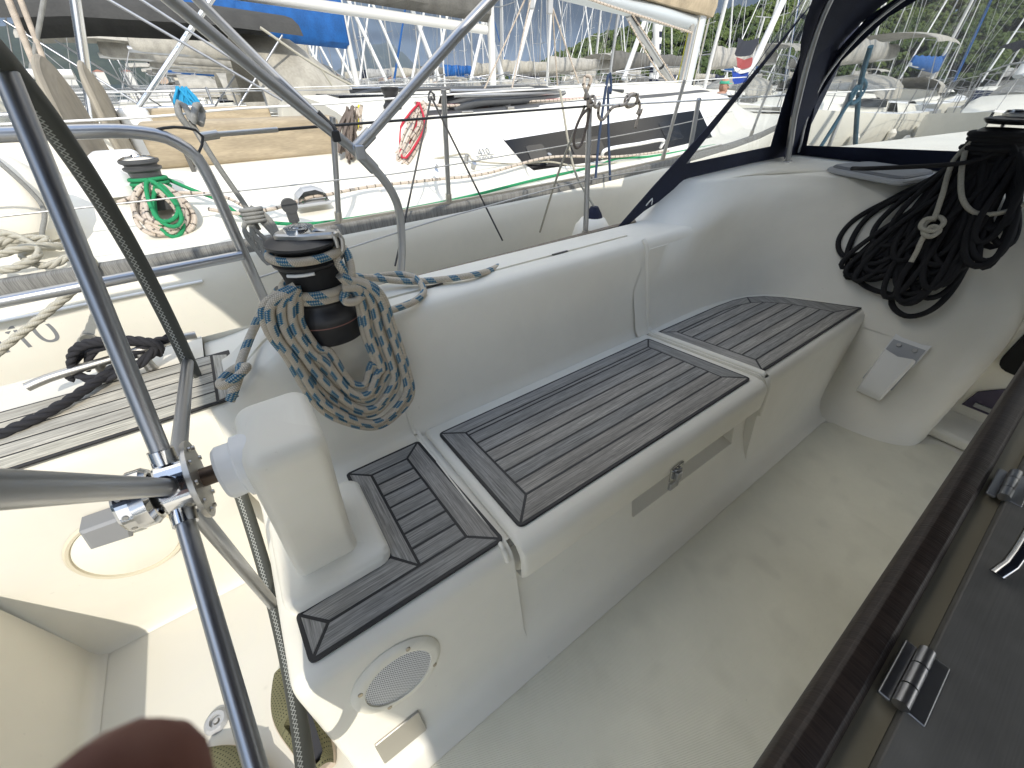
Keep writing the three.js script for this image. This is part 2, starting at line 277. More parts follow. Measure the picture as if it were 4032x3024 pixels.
{ // L-shaped aft panel round the steering pod
  const pl = [], c = (x, v) => [x, v];
  const oi = [[-.158, 0], [.253, 0], [.236, .447], [.022, .445], [.03, .113], [-.165, .103]];
  pl.push([[[-.158, 0], [.253, 0], [.192, .054], [-.118, .052]], [1, 0]]);
  pl.push([[[-.118, .052], [.075, .053], [.03, .113], [-.165, .103]], [1, 0]]);
  pl.push([[[-.158, 0], [-.118, .052], [-.165, .103]], [0, 1]]);
  pl.push([[[.075, .053], [.0745, .396], [.022, .445], [.03, .113]], [0, 1]]);
  pl.push([[[.253, 0], [.236, .447], [.182, .397], [.192, .054]], [0, 1]]);
  pl.push([[[.236, .447], [.022, .445], [.0745, .396], [.182, .397]], [1, 0]]);
  let v = .0535; const n = 7; for (let i = 0; i < n; i++) { const vv = v + (.396 - .0535) / n; pl.push([[[.075, v], [lerp(.192, .182, i / n), v], [lerp(.192, .182, (i + 1) / n), vv], [.075, vv]], [1, 0]]); v = vv; }
  panel('teak_seat_panel', 'small L shaped teak panel around the white steering pod', roundOutline([[-.164, -.005], [.259, -.005], [.242, .453], [.016, .451], [.024, .119], [-.171, .109]], .014), pl);
}
{ // forward panel with a rounded corner
  const pl = []; const ic = [[1.93, .385], [2.0, .362], [2.055, .32], [2.095, .25], [2.12, .17], [2.135, .055]], oc = [[1.975, .437], [2.06, .412], [2.13, .36], [2.18, .28], [2.22, .16], [2.262, .002]];
  pl.push([[[1.40, .003], [2.262, .002], [2.135, .055], [1.458, .055]], [1, 0]]);
  pl.push([[[1.40, .003], [1.458, .055], [1.458, .4], [1.40, .452]], [0, 1]]);
  pl.push([[[1.40, .452], [1.458, .4], [1.80, .398], ic[0], ic[1], [2.06, .412], oc[0], [1.85, .447]], [1, 0]]);
  pl.push([[ic[1], ic[2], ic[3], ic[4], ic[5], oc[5], oc[4], oc[3], oc[2], [2.06, .412]], [.5, .86]]);
  const ux = v => { for (let i = 0; i < 5; i++) if (v <= ic[i][1] && v >= ic[i + 1][1]) return lerp(ic[i][0], ic[i + 1][0], (ic[i][1] - v) / (ic[i][1] - ic[i + 1][1])); return v > .385 ? lerp(1.93, 1.8, (v - .385) / .014) : 2.135; };
  let v = .055; const ws = [.054, .054, .054, .054, .054, .054, .018]; for (const w of ws) { const vv = Math.min(v + w, .398); const e = [[1.458, v], [ux(v), v]]; for (const q of [...ic].reverse()) if (q[1] > v + .004 && q[1] < vv - .004) e.push(q); e.push([ux(vv), vv], [1.458, vv]); pl.push([e, [1, 0]]); v = vv; }
  panel('teak_seat_panel', 'forward teak panel with rounded corner against the bulkhead', [[1.395, -.003], [2.275, -.004], ...[...oc].reverse().slice(1).map(([x, y]) => [x + .005, y + .004]), [1.85, .4525], [1.395, .4575]], pl);
}
// bulkhead, cabin corner and roof -----------------------------------
{
  const N = 64, lv = (y, path) => resample(path.map(([x, z]) => [x, y, z]), N);
  const bx = y => 2.0 + .63 * y;
  const lowY = [0, .012, .03, .06, .1, .25, .42, .6, .75, .85, .872, .884, .889];
  const low = lowY.map((y, i) => { const f = [.05, .032, .018, .007, 0, 0, 0, 0, 0, 0, -.014, -.026, -.045][i], X = bx(Math.min(y, .86)) - f; return lv(y + .002, [[X + .02, -.5], [X + .016, -.4], [X + .014, -.28], [X + .016, -.18], [X + .045, -.06], [X + .085, .01], [X + .14, .055], [X + .21, .068], [X + .5, .072], [X + 1.0, .072]]); });
  const up = [];
  up.push(lv(.36, [[1.3, -.88], [1.6, -.885], [1.85, -.88], [2.02, -.855], [2.14, -.8], [2.215, -.7], [2.235, -.56], [2.232, -.4], [2.24, -.2]]));
  up.push(lv(.39, [[1.3, -.905], [1.6, -.912], [1.86, -.905], [2.04, -.875], [2.165, -.815], [2.235, -.71], [2.255, -.56], [2.25, -.4], [2.26, -.2]]));
  up.push(lv(.55, [[1.3, -.957], [1.6, -.957], [1.86, -.95], [2.07, -.92], [2.22, -.85], [2.31, -.72], [2.345, -.56], [2.35, -.4], [2.36, -.2]]));
  up.push(lv(.70, [[1.4, -.997], [1.65, -.997], [1.86, -.985], [2.1, -.955], [2.28, -.88], [2.385, -.74], [2.43, -.56], [2.44, -.4], [2.45, -.2]]));
  up.push(lv(.742, [[1.60, -1.26], [1.635, -1.16], [1.70, -1.05], [1.80, -.995], [2.1, -.97], [2.3, -.89], [2.415, -.74], [2.455, -.56], [2.465, -.4], [2.475, -.2]]));
  up.push(lv(.80, [[1.68, -1.29], [1.715, -1.19], [1.78, -1.09], [1.88, -1.03], [2.12, -.995], [2.33, -.91], [2.45, -.76], [2.49, -.56], [2.5, -.4], [2.51, -.2]]));
  up.push(lv(.85, [[1.77, -1.31], [1.8, -1.22], [1.86, -1.13], [1.95, -1.07], [2.15, -1.03], [2.36, -.94], [2.485, -.78], [2.53, -.56], [2.545, -.4], [2.55, -.2]]));
  const e = (y, d, k) => lv(y, [[1.80 + d, -1.31 - d * .3], [1.83 + d, -1.22 - d], [1.89 + d * .8, -1.14 - d], [1.98, -1.09 - d], [2.17, -1.05 - d * .9], [2.39, -.96 - d * .7], [2.51, -.8 - d * .4], [2.56 + d, -.56], [2.575 + d, -.4], [2.58 + d, -.2]].map(([x, z]) => [x + d * .5, z]));
  up.push(e(.872, 0)); up.push(e(.884, .012)); up.push(e(.889, .03)); 
  const roofN = up[up.length - 1].map((p, i) => [3.0, .915, lerp(-1.27, .3, i / (N - 1))]), roofF = roofN.map(p => [5.2, .96, p[2] * .75 + .1]);
  const cab = struct('cabin_bulkhead', [grid(up, 60), grid(low, 60)], M.gel);
  const mid = up[up.length - 1].map((p, i) => { const q = roofN[i]; return [lerp(p[0], q[0], .5), lerp(p[1], q[1], .7), lerp(p[2], q[2], .5)]; });
  struct('cabin_roof', [grid([up[up.length - 1], mid, roofN, roofF], 60), grid([[[1.8, .86, -1.31], [3, .9, -1.29], [5.2, .95, -.86]], [[1.8, .63, -1.36], [3, .64, -1.34], [5.2, .68, -.9]]], 60)], M.gel);
  // companionway: recessed front with a window and a locker door
  const cw = thing('companionway_front', 'recessed white companionway panel with dark window and small arched locker', 'companionway', [2.44, 0, .5]);
  obj('panel', [box(.05, .45, 0, .1, .9, .9, .01)], M.gel, cw); obj('step', [box(-.1, .028, .0, .22, .05, .9, .015)], M.gel, cw);
  obj('window', [(() => { const g = sheet(roundOutline([[-.42, .3], [.4, .3], [.4, .75], [-.42, .75]], .06), .012, .003); g.rotateY(-Math.PI / 2); return g; })()], M.glassDark, cw);
  const ld = obj('locker_door', [(() => { const g = sheet([[-.41, .1], [-.12, .1], [-.12, .17], [-.17, .225], [-.25, .25], [-.34, .235], [-.4, .18]], .01, .003); g.rotateY(-Math.PI / 2); return g; })()], mat([.05, .04, .075], { roughness: .4 }), cw);
  obj('latch', box(-.012, .125, -.35, .01, .022, .06, .003), M.steel, ld);
}
// the other bench, behind the camera
struct('starboard_bench', grid([-.2, .8, 2.2].map(x => profile('fwd').map(([z, y]) => [x, Math.max(.002, y), .8 - z])), 38), M.gel);
// winch handle holder on the bulkhead
{
  const t = thing('winch_handle_holder', 'white plastic winch handle pocket screwed to the bulkhead', 'holder'); t.applyMatrix4(frame([2.098, .13, -.175], [0, 0, 1], [.53, .848, 0], [-.848, .53, 0]));
  // local: x = port, y = up the bulkhead, z = out
  const w = .056, rows = [];
  for (const [y, ww, zz] of [[0, .78, .02], [.012, .84, .034], [.03, .86, .042], [.13, .95, .062], [.2, 1.0, .078]]) rows.push([[w * ww, y, 0], [w * ww, y, zz * .7], [w * ww * .86, y, zz], [0, y - (y > .19 ? .012 : 0), zz * 1.05], [-w * ww * .86, y, zz], [-w * ww, y, zz * .7], [-w * ww, y, 0]]);
  obj('pocket', [grid(rows, 40), grid([rows[0].map(p => [p[0], p[1], 0]), rows[0]], 30)], M.whiteMatte, t);
  obj('pocket_lining', [grid(rows.slice(3).map(r => r.map(p => [p[0] * .93, p[1], Math.max(.001, p[2] - .004)])), 40), grid([[[-w, .06, .0062], [w, .06, .0062]], [[-w, .262, .0062], [w, .262, .0062]]], 30)], M.plasticGrey, t);
  obj('back_plate', sheet([[-w * 1.08, .18], [w * 1.08, .18], [w * 1.12, .287], [w * .6, .28], [-w * .6, .28], [-w * 1.12, .287]], .004, .001), M.whiteMatte, t);
  for (const x of [-.028, .028]) obj('screw', lathe([[0, .004], [.008, .004], [.009, 0]], 16).rotateX(Math.PI / 2).translate(x, .246, .0075), M.satin, t);
}
// aft footwell for the helm -------------------------------------------
{
  const rows = [], X = [-1.6, -1.1, -.8, -.5, -.3, -.2];
  const pr = [[-.955, .0], [-.963, .006], [-.972, .03], [-.978, .1], [-.99, .35], [-.998, .5], [-1.004, .575], [-1.016, .606], [-1.04, .622], [-1.08, .626], [-1.42, .622]];
  for (const x of X) rows.push(pr.map(([z, y]) => [x, y + .001, z - (x < -1 ? .05 : 0)]));
  const w = struct('footwell_side', grid(rows, 50), M.gelWarm);
  const rs = []; for (const [x, d] of [[-.70, 0]]) { }
  const pa = [[-.70, .002], [-.712, .004], [-.722, .012], [-.73, .03], [-.74, .3], [-.748, .385], [-.765, .412], [-.80, .42], [-1.6, .425]];
  struct('helm_seat', grid([-.975, -.6, 0, .9].map(z => pa.map(([x, y]) => [x, y, z])), 50), M.gelWarm);
}
// ---------------------------------------------------------------- own boat: fittings
const G_RAIL = 'guard rail gear of the own boat';
// steering pod
{
  const t = thing('steering_pod', 'white moulded steering pod on a square plinth, aft end of the bench', 'steering pod', [-.07, .42, -.62]);
  const sec = (y, x0, x1, z0, z1, r) => { const o = [], c = [[x1, z1], [x0, z1], [x0, z0], [x1, z0]]; // rounded rectangle
    for (const [i, [cx, cz]] of c.entries()) for (let k = 0; k <= 5; k++) { const a = i * Math.PI / 2 + k / 5 * Math.PI / 2; const sx = i === 0 || i === 3 ? -1 : 1, sz = i < 2 ? -1 : 1; o.push([cx + sx * r + Math.cos(a) * r, y, cz + sz * r + Math.sin(a) * r]); } o.push(o[0]); return o; };
  const L = [[.0, -.088, .062, -.125, .066, .026], [.005, -.076, .05, -.115, .056, .02], [.06, -.072, .05, -.112, .06, .02], [.2, -.06, .06, -.1, .075, .021], [.32, -.05, .07, -.085, .088, .022], [.35, -.048, .073, -.08, .092, .024], [.368, -.046, .073, -.077, .09, .026], [.378, -.04, .067, -.07, .082, .024], [.383, -.03, .058, -.06, .07, .02], [.385, -.012, .04, -.04, .05, .015]];
  const rows = L.map(a => sec(...a)); const c = [.014, .3855, .005]; rows.push(rows[0].map(() => c));
  obj('column', grid(rows.slice().reverse(), 50), M.gel, t);
  const pl = [[-.05, -.113, .105, -.17, .11, .03], [.002, -.113, .105, -.17, .11, .03], [.01, -.108, .1, -.166, .104, .028], [.013, -.1, .09, -.155, .095, .02]].map(a => sec(...a)); pl.push(pl[0].map(() => [0, .0135, 0]));
  const b = obj('plinth', grid(pl.slice().reverse(), 50), M.gel, t); b.rotation.x = -TILT * .8;
  obj('bearing_boss', [lathe([[0, .055], [.041, .055], [.045, .05], [.045, .03], [.052, .026], [.053, -.01]], 36).rotateZ(Math.PI / 2).translate(-.03, .33, .02)], M.whiteMatte, t);
}
// port steering wheel
{
  const H = V(-.201, .7577, -.602), a = V(Math.cos(-.09) * Math.cos(-.02), Math.sin(-.09), Math.cos(-.09) * Math.sin(-.02)).normalize(), e1 = V(0, 1, 0).cross(a).normalize(), e2 = a.clone().cross(e1);
  const t = thing('yacht_helm', 'large stainless steering wheel with dark stitched leather rim, beside the white pod', 'steering wheel'); t.applyMatrix4(new THREE.Matrix4().makeBasis(e1, e2, a).setPosition(H)); // local: x port, y up, z forward
  const R = .575, ring = (r, R2, seg = 160, n = 14) => { const g = new THREE.TorusGeometry(R2, r, n, seg); const u = g.attributes.uv; for (let i = 0; i < u.count; i++) u.setX(i, u.getX(i) * 3); return g; };
  const rim = obj('rim', ring(.0165, R), M.leather, t);
  { // herringbone stitching along the inner side of the rim
    const n = 340, rows = [[], []]; for (let i = 0; i <= n; i++) { const th = i / n * Math.PI * 2, o = (i % 2 ? 1 : -1) * .0042; for (const k of [0, 1]) { const ph = Math.PI + (k ? -o : o) / .0165 + .25; const rr_ = .0168; rows[k].push([Math.cos(th) * (R + Math.cos(ph) * rr_), Math.sin(th) * (R + Math.cos(ph) * rr_), Math.sin(ph) * rr_]); } }
    obj('stitching', rows.map(r => tube(r, .0012, { straight: true, seg: n, rad: 3, open: true })), M.thread, rim);
  }
  for (let k = 0; k < 5; k++) { const th = -.145 - k * Math.PI * 2 / 5, c = Math.cos(th), s = Math.sin(th), s1 = obj('spoke', [bar([c * .04, s * .04, -.012], [c * (R - .01), s * (R - .01), 0], .0125, 16)], M.steel, t);
    obj('ferrule', bar([c * .036, s * .036, -.012], [c * .062, s * .062, -.0115], .016, 16), M.chrome, s1); }
  const pol = (n, r, z0, z1, m, name, rr_ = .004) => { const sh = Array.from({ length: n }, (_, i) => [Math.cos(i / n * 6.2832 + .3) * r, Math.sin(i / n * 6.2832 + .3) * r]); const g = sheet(roundOutline(sh, r * .18, 3), z1 - z0, rr_); g.translate(0, 0, z0); return obj(name, g, m, t); };
  pol(10, .045, -.024, .012, M.chrome, 'hub');
  { const bp = obj('spoke_flange', lathe([[0, .012], [.062, .012], [.064, .015], [.064, .019], [.03, .021], [0, .021]], 40).rotateX(Math.PI / 2), M.satin, t); for (let i = 0; i < 10; i++) { const q = i / 10 * 6.283; obj('flange_bolt', lathe([[0, .0235], [.0035, .0235], [.0042, .0205]], 10).rotateX(Math.PI / 2).translate(Math.cos(q) * .052, Math.sin(q) * .052, 0), M.satin, bp); } }
  obj('axle', bar([0, 0, .02], [0, 0, .1], .015, 24), mat([.12, .09, .07], { metalness: .8, roughness: .5 }), t);
  const nut = pol(9, .043, -.072, -.046, M.chrome, 'brake_knob'); obj('knob_skirt', lathe([[.036, -.046], [.042, -.048], [.044, -.058], [.044, -.042], [.039, -.036], [.033, -.036]].map(([r, z]) => [r, z]), 40).rotateX(Math.PI / 2), M.chrome, nut);
  for (let i = 0; i < 9; i++) for (const z of [-.066, -.054]) { const q = (i + .5 + (z < -.06 ? .25 : -.2)) / 9 * 6.283 + .3; obj('dimple', lathe([[0, .0008], [.003, .0008], [.004, 0]], 10).rotateZ(-Math.PI / 2).rotateZ(q).translate(Math.cos(q) * .0408, Math.sin(q) * .0408, z), M.satin, nut); }
  obj('knob_core', bar([0, 0, -.05], [0, 0, -.02], .022, 20), M.black, t);
}
// winch -----------------------------------------------------------
function winch(name, label, at, turn, k = 1) {
  const t = thing(name, label, 'winch', at, turn, 'black self-tailing sheet winches'); t.scale.setScalar(k);
  obj('base', lathe([[0, 0], [.086, 0], [.088, .004], [.087, .04], [.0885, .046], [.0885, .05]], 56), M.black, t);
  obj('trim_ring', lathe([[.0885, .05], [.0892, .0515], [.0885, .053]], 56), mat([.22, .1, .08], { roughness: .5 }), t);
  obj('skirt', lathe([[.0885, .053], [.089, .058], [.086, .07], [.077, .086], [.071, .095], [.0695, .1]], 56), M.black, t);
  const dr = obj('drum', lathe([[.0695, .1], [.0655, .112], [.064, .125], [.0645, .145], [.067, .165], [.0705, .18], [.0725, .188]], 56), M.blackMatte, t);
  obj('feeder_lug', [tube([[-.02, .182, .071], [.01, .184, .0745], [.04, .186, .064]], .004)], M.white, dr);
  obj('lower_jaw', lathe([[.0725, .188], [.079, .194], [.080, .199], [.072, .206], [.066, .21]], 56), M.black, t);
  obj('upper_jaw', lathe([[.066, .224], [.074, .23], [.081, .237], [.0805, .242], [.06, .247], [.045, .25], [0, .25]], 56), M.black, t);
  const st = obj('stripper_arm', [(() => { const g = sheet(roundOutline([[-.052, -.032], [.02, -.036], [.056, -.022], [.086, -.012], [.09, .006], [.058, .022], [.02, .036], [-.044, .03]], .018), .012, .004, [roundOutline([[.03, -.012], [.058, -.006], [.058, .006], [.03, .012]], .004)]); g.rotateX(-Math.PI / 2); g.translate(0, .25, 0); return g; })(), tube([[.08, .258, -.01], [.088, .25, -.008], [.09, .232, -.004], [.086, .212, 0], [.078, .204, 0]], .007), tube([[.078, .26, .008], [.084, .245, .012], [.084, .228, .012]], .005)], M.satin, t);
  obj('top_cap', lathe([[0, .272], [.016, .272], [.018, .268], [.02, .271], [.031, .27], [.033, .264], [.034, .258]], 40), M.chrome, st);
  return t;
}
winch('sheet_winch', 'black self-tailing winch on the port coaming, wrapped with blue flecked rope', [.12, .735, -1.0], -.65, .98);
winch('sheet_winch', 'black self-tailing winch on the cabin top above the black rope hank', [2.64, .905, -.37], .3, .98);
// blue flecked sheet: turns on the winch, hanging hank and tail -------------
{
  const t = thing('jib_sheet', 'beige rope with blue flecks, coiled and hanging from the port winch', 'rope'); const r = .0102, R = M.ropeBlue;
  const c = V(.12, .735, -1.0), turns = (y0, y1, n, rad, a0) => Array.from({ length: Math.round(n * 14) + 1 }, (_, i) => { const k = i / Math.round(n * 14), a = a0 + k * n * 6.283; return [c.x + Math.cos(a) * rad, y0 + (y1 - y0) * k, c.z + Math.sin(a) * rad]; });
  obj('drum_turns', tube([...turns(.846, .872, 1.95, .0735, -1.2)], r, { rad: 10, step: .008 }), R, t);
  obj('jaw_turn', tube([...turns(.947, .947, .85, .076, .3), [.17, .93, -.94], [.185, .88, -.935]], r, { rad: 10, step: .008 }), R, t);
  const zc = y => y > .7 ? lerp(-.918, -.94, (y - .7) / .2) : lerp(-.855, -.918, (y - .45) / .25);
  for (let i = 0; i < 7; i++) { const j = i % 2 ? .012 : 0, xr = .168 + .0125 * i, xl = .052 - .0115 * i, yb = .612 - .0215 * i, q = rr(-.004, .004), pt = (x, y, d = 0) => [x + q * 1.2, y, zc(y) + j + d];
    obj('hank_loop', tube([[.165, .9, -.935 + j], pt(xr * .7 + .07, .84), pt(xr + .012, .74), pt(xr + .018, .655 - i * .008), pt(xr + .004, yb + .045), pt(lerp(xl, xr, .6) + .02, yb), pt(lerp(xl, xr, .38) + .01, yb + .022), pt(xl + .035, yb + .11), pt(xl + .012, .74), pt(xl - .002, .81), pt(xl + .012, .868, -.003), [.07, .892, -.945 + j]], r, { rad: 10, step: .008 }), R, t); }
  obj('jaw_lead', tube([[.19, .952, -1.01], [.2, .935, -.97], [.192, .9, -.935], [.175, .87, -.925]], r, { rad: 10, step: .008 }), R, t);
  obj('hank_wrap', tube([[.16, .872, -.922], [.19, .868, -.918], [.205, .85, -.925], [.18, .838, -.912], [.155, .845, -.915], [.165, .862, -.922]], r, { rad: 10, step: .006 }), R, t);
  obj('tail', tube([[.195, .8, -.96], [.24, .778, -1.1], [.30, .772, -1.19], [.37, .77, -1.185], [.415, .768, -1.13], [.412, .75, -1.06], [.365, .748, -1.015], [.3, .75, -.995], [.24, .765, -.965]], r, { rad: 10, step: .008 }), R, t);
  obj('standing_part', tube([[.17, .855, -1.06], [.28, .79, -1.16], [.42, .757, -1.12], [.625, .751, -1.075], [.9, .7, -1.23], [1.3, .66, -1.26], [2, .67, -1.28]], r, { rad: 10, step: .02 }), R, t);
  obj('bitter_end', tube([[.04, .86, -1.03], [-.005, .8, -1.09], [-.05, .745, -1.1], [-.085, .715, -1.06], [-.105, .7, -1.02], [-.09, .712, -.985], [-.115, .705, -.965], [-.15, .685, -.98], [-.155, .68, -1.01], [-.125, .69, -1.03], [-.105, .705, -1.0], [-.125, .685, -.965], [-.15, .655, -.955]], r * 1.02, { rad: 10, step: .006 }), R, t);
}
// black hank on the cabin winch -------------------------------------
{
  const t = thing('black_rope_hank', 'thick hank of black rope hanging over the bulkhead below the cabin top winch', 'rope');
  const on = (y, z, off = 0) => [2.0 + .63 * y - .028 - off, y, z];
  const L = [], loop = (y0, z0, y1, z1, w, lean, off) => { const o = []; for (let i = 0; i <= 14; i++) { const a = i / 14 * Math.PI * 2, s = (1 - Math.cos(a)) / 2, cy = lerp(y0, y1, s), cz = lerp(z0, z1, s) + Math.sin(a) * w * (.35 + .65 * s); o.push(on(cy, cz, off + .012 * Math.sin(a * 2 + lean))); } return o; };
  for (let i = 0; i < 30; i++) L.push(loop(rr(.98, 1.06), rr(-.44, -.26), rr(.5, .68), rr(-.48, -.22), rr(.05, .12), rr(0, 6), rr(0, .05)));
  for (let i = 0; i < 6; i++) L.push(loop(rr(.93, .99), rr(-.42, -.33), rr(.52, .6), rr(-.56, -.42), rr(.05, .1), rr(0, 6), rr(0, .04)));
  L.push([[2.56, .99, -.4], on(.9, -.48, .02), on(.8, -.58), on(.7, -.605), on(.58, -.56), on(.515, -.44), on(.52, -.31), on(.6, -.27), on(.77, -.29, .03), on(.9, -.29, .03)]);
  L.push([[2.6, 1.0, -.3], on(.9, -.26, .02), on(.69, -.2), on(.57, -.178), on(.49, -.195), on(.455, -.25), on(.49, -.322), on(.585, -.326), on(.73, -.3, .02), on(.88, -.32, .03)]);
  L.push([[2.58, .98, -.43], on(.84, -.56), on(.74, -.64), on(.65, -.645), on(.6, -.58), on(.66, -.5), on(.8, -.42, .02)]);
  for (let i = 0; i < 9; i++) L.push(loop(rr(.98, 1.06), rr(-.34, -.24), rr(.66, .86), rr(-.24, -.12), rr(.04, .08), rr(0, 6), rr(.02, .07)));
  for (const q of L) obj('strand', tube(q, .0112, { rad: 8, step: .015 }), M.ropeBlack, t);
  for (let i = 0; i < 9; i++) obj('winch_turn', tube(Array.from({ length: 15 }, (_, k) => { const a = k / 14 * 6.283; return [2.64 + Math.cos(a) * (.08 + .006 * (i % 3)), .965 + i * .016 + .004 * Math.sin(a), -.37 + Math.sin(a) * (.08 + .006 * (i % 3))]; }), .0105, { rad: 8 }), M.ropeBlack, t);
  obj('lead', tube([[2.58, 1.06, -.32], [2.5, 1.0, -.4], [2.3, .97, -.62], [2.45, .94, -.75]], .0085, { rad: 8 }), M.ropeBlack, t);
  const w = thing('grey_line', 'pale grey line with a knot hanging across the black rope hank', 'rope'); const of = .085;
  obj('drop', tube([[2.60, 1.08, -.43], [2.545, .995, -.445], on(.89, -.40, of), on(.83, -.378, of), on(.80, -.37, of)], .0092), M.ropeWhite, w);
  obj('knot', tube([on(.812, -.37, of + .008), on(.80, -.395, of + .012), on(.775, -.385, of + .02), on(.772, -.345, of + .018), on(.80, -.335, of), on(.815, -.365, of - .008), on(.79, -.385, of), on(.76, -.37, of + .012), on(.752, -.34, of + .016), on(.775, -.33, of + .005), on(.785, -.36, of + .02), on(.735, -.36, of), on(.69, -.35, of - .01), on(.65, -.345, of - .02)], .0092, { step: .006 }), M.ropeWhite, w);
  obj('bight', tube([[2.555, 1.03, -.43], on(.96, -.39, of), on(.885, -.335, of), on(.845, -.275, of - .02), on(.855, -.21, of - .03), on(.9, -.165, of - .03), on(.98, -.15, of)], .0092), M.ropeWhite, w);
}
// speaker and step plate in the bench face --------------------------
{
  const t = thing('speaker', 'round white speaker with perforated grille set in the bench face', 'speaker'); const a = 9.1 * Math.PI / 180; t.applyMatrix4(frame([-.045, .282, -.3485], [1, 0, 0], [0, Math.cos(a), -Math.sin(a)], [0, Math.sin(a), Math.cos(a)]));
  const up = g => g.rotateX(Math.PI / 2);
  const f = obj('flange', up(lathe([[.068, .005], [.0695, .011], [.072, .0115], [.08, .0105], [.09, .007], [.0945, .002], [.095, -.004]], 64)), M.cream, t);
  for (const [x, y] of [[.035, .072], [-.071, .037], [-.04, -.07], [.07, -.04]]) obj('screw', up(lathe([[0, .012], [.0045, .012], [.005, .0095]], 14)).translate(x, y, 0), M.brassy, f);
  const dot = tex(128, 128, (u, v) => { const s = 8, y = v * s, row = Math.floor(y), x = u * s + (row % 2 ? .5 : 0), dx = x - Math.floor(x) - .5, dy = y - row - .5; return dx * dx + dy * dy < .075 ? .04 : .86; }, true, [1 / .036, 1 / .036]);
  const disc = new THREE.CircleGeometry(.069, 48, 0, 6.2832), p = disc.attributes.position, uv = disc.attributes.uv; for (let i = 0; i < p.count; i++) uv.setXY(i, p.getX(i), p.getY(i));
  const rows = []; for (let i = 0; i <= 8; i++) { const r = .069 * i / 8; rows.push(Array.from({ length: 49 }, (_, k) => { const q = k / 48 * 6.2832; return [Math.cos(q) * r, Math.sin(q) * r, .0075 + .004 * (1 - (i / 8) ** 2)]; })); }
  const gg = grid(rows, 60); { const p2 = gg.attributes.position, u2 = gg.attributes.uv; for (let i = 0; i < p2.count; i++) u2.setXY(i, p2.getX(i), p2.getY(i)); }
  obj('grille', gg, mat([.95, .95, .94], { map: dot, roughness: .5 }), t);
  const b = thing('drain_plate', 'rectangular brushed steel plate low on the bench face below the speaker', 'plate'); const c = 20 * Math.PI / 180; b.applyMatrix4(frame([-.094, .0715, -.309], [1, 0, 0], [0, Math.cos(c), -Math.sin(c)], [0, Math.sin(c), Math.cos(c)]));
  obj('face', sheet(roundOutline([[-.052, -.036], [.052, -.036], [.052, .036], [-.052, .036]], .005), .006, .0015), M.satin, b);
}
// footwell fittings
{
  const t = thing('inspection_hatch', 'round cream inspection cover on the sunlit footwell side', 'hatch'); t.applyMatrix4(frame([-.5, .325, -.987], [1, 0, 0], [0, 1, -.055], [0, .055, 1]));
  const f = g => g.rotateX(Math.PI / 2);
  obj('rim', f(lathe([[.1, .001], [.102, .006], [.108, .007], [.113, .001]], 56)), mat([.62, .56, .42], { roughness: .6 }), t); obj('cover', f(lathe([[0, .004], [.094, .004], [.099, .002], [.1, 0]], 56)), M.cream, t);
  const k = thing('grey_latch_box', 'grey plastic hooded outlet above the round cream cover', 'outlet', [-.492, .425, -.99]);
  obj('hood', [(() => { const g = sheet([[-.042, -.03], [.03, -.042], [.042, -.006], [.036, .03], [-.03, .034]], .05, .006); return g; })()], mat([.24, .245, .25], { roughness: .55 }), k); obj('socket', bar([.03, .012, .03], [.043, .012, .034], .011, 14), M.black, k);
  const r = thing('floor_drain', 'small white ring fitting on the sunlit footwell floor', 'drain', [-.465, .001, -.615]); obj('ring', lathe([[.012, .002], [.013, .009], [.02, .01], [.026, .004], [.027, 0]], 30), M.plasticGrey, r); obj('screw', lathe([[0, .006], [.005, .006], [.007, .001], [.013, .001]], 16), M.satin, r);
}
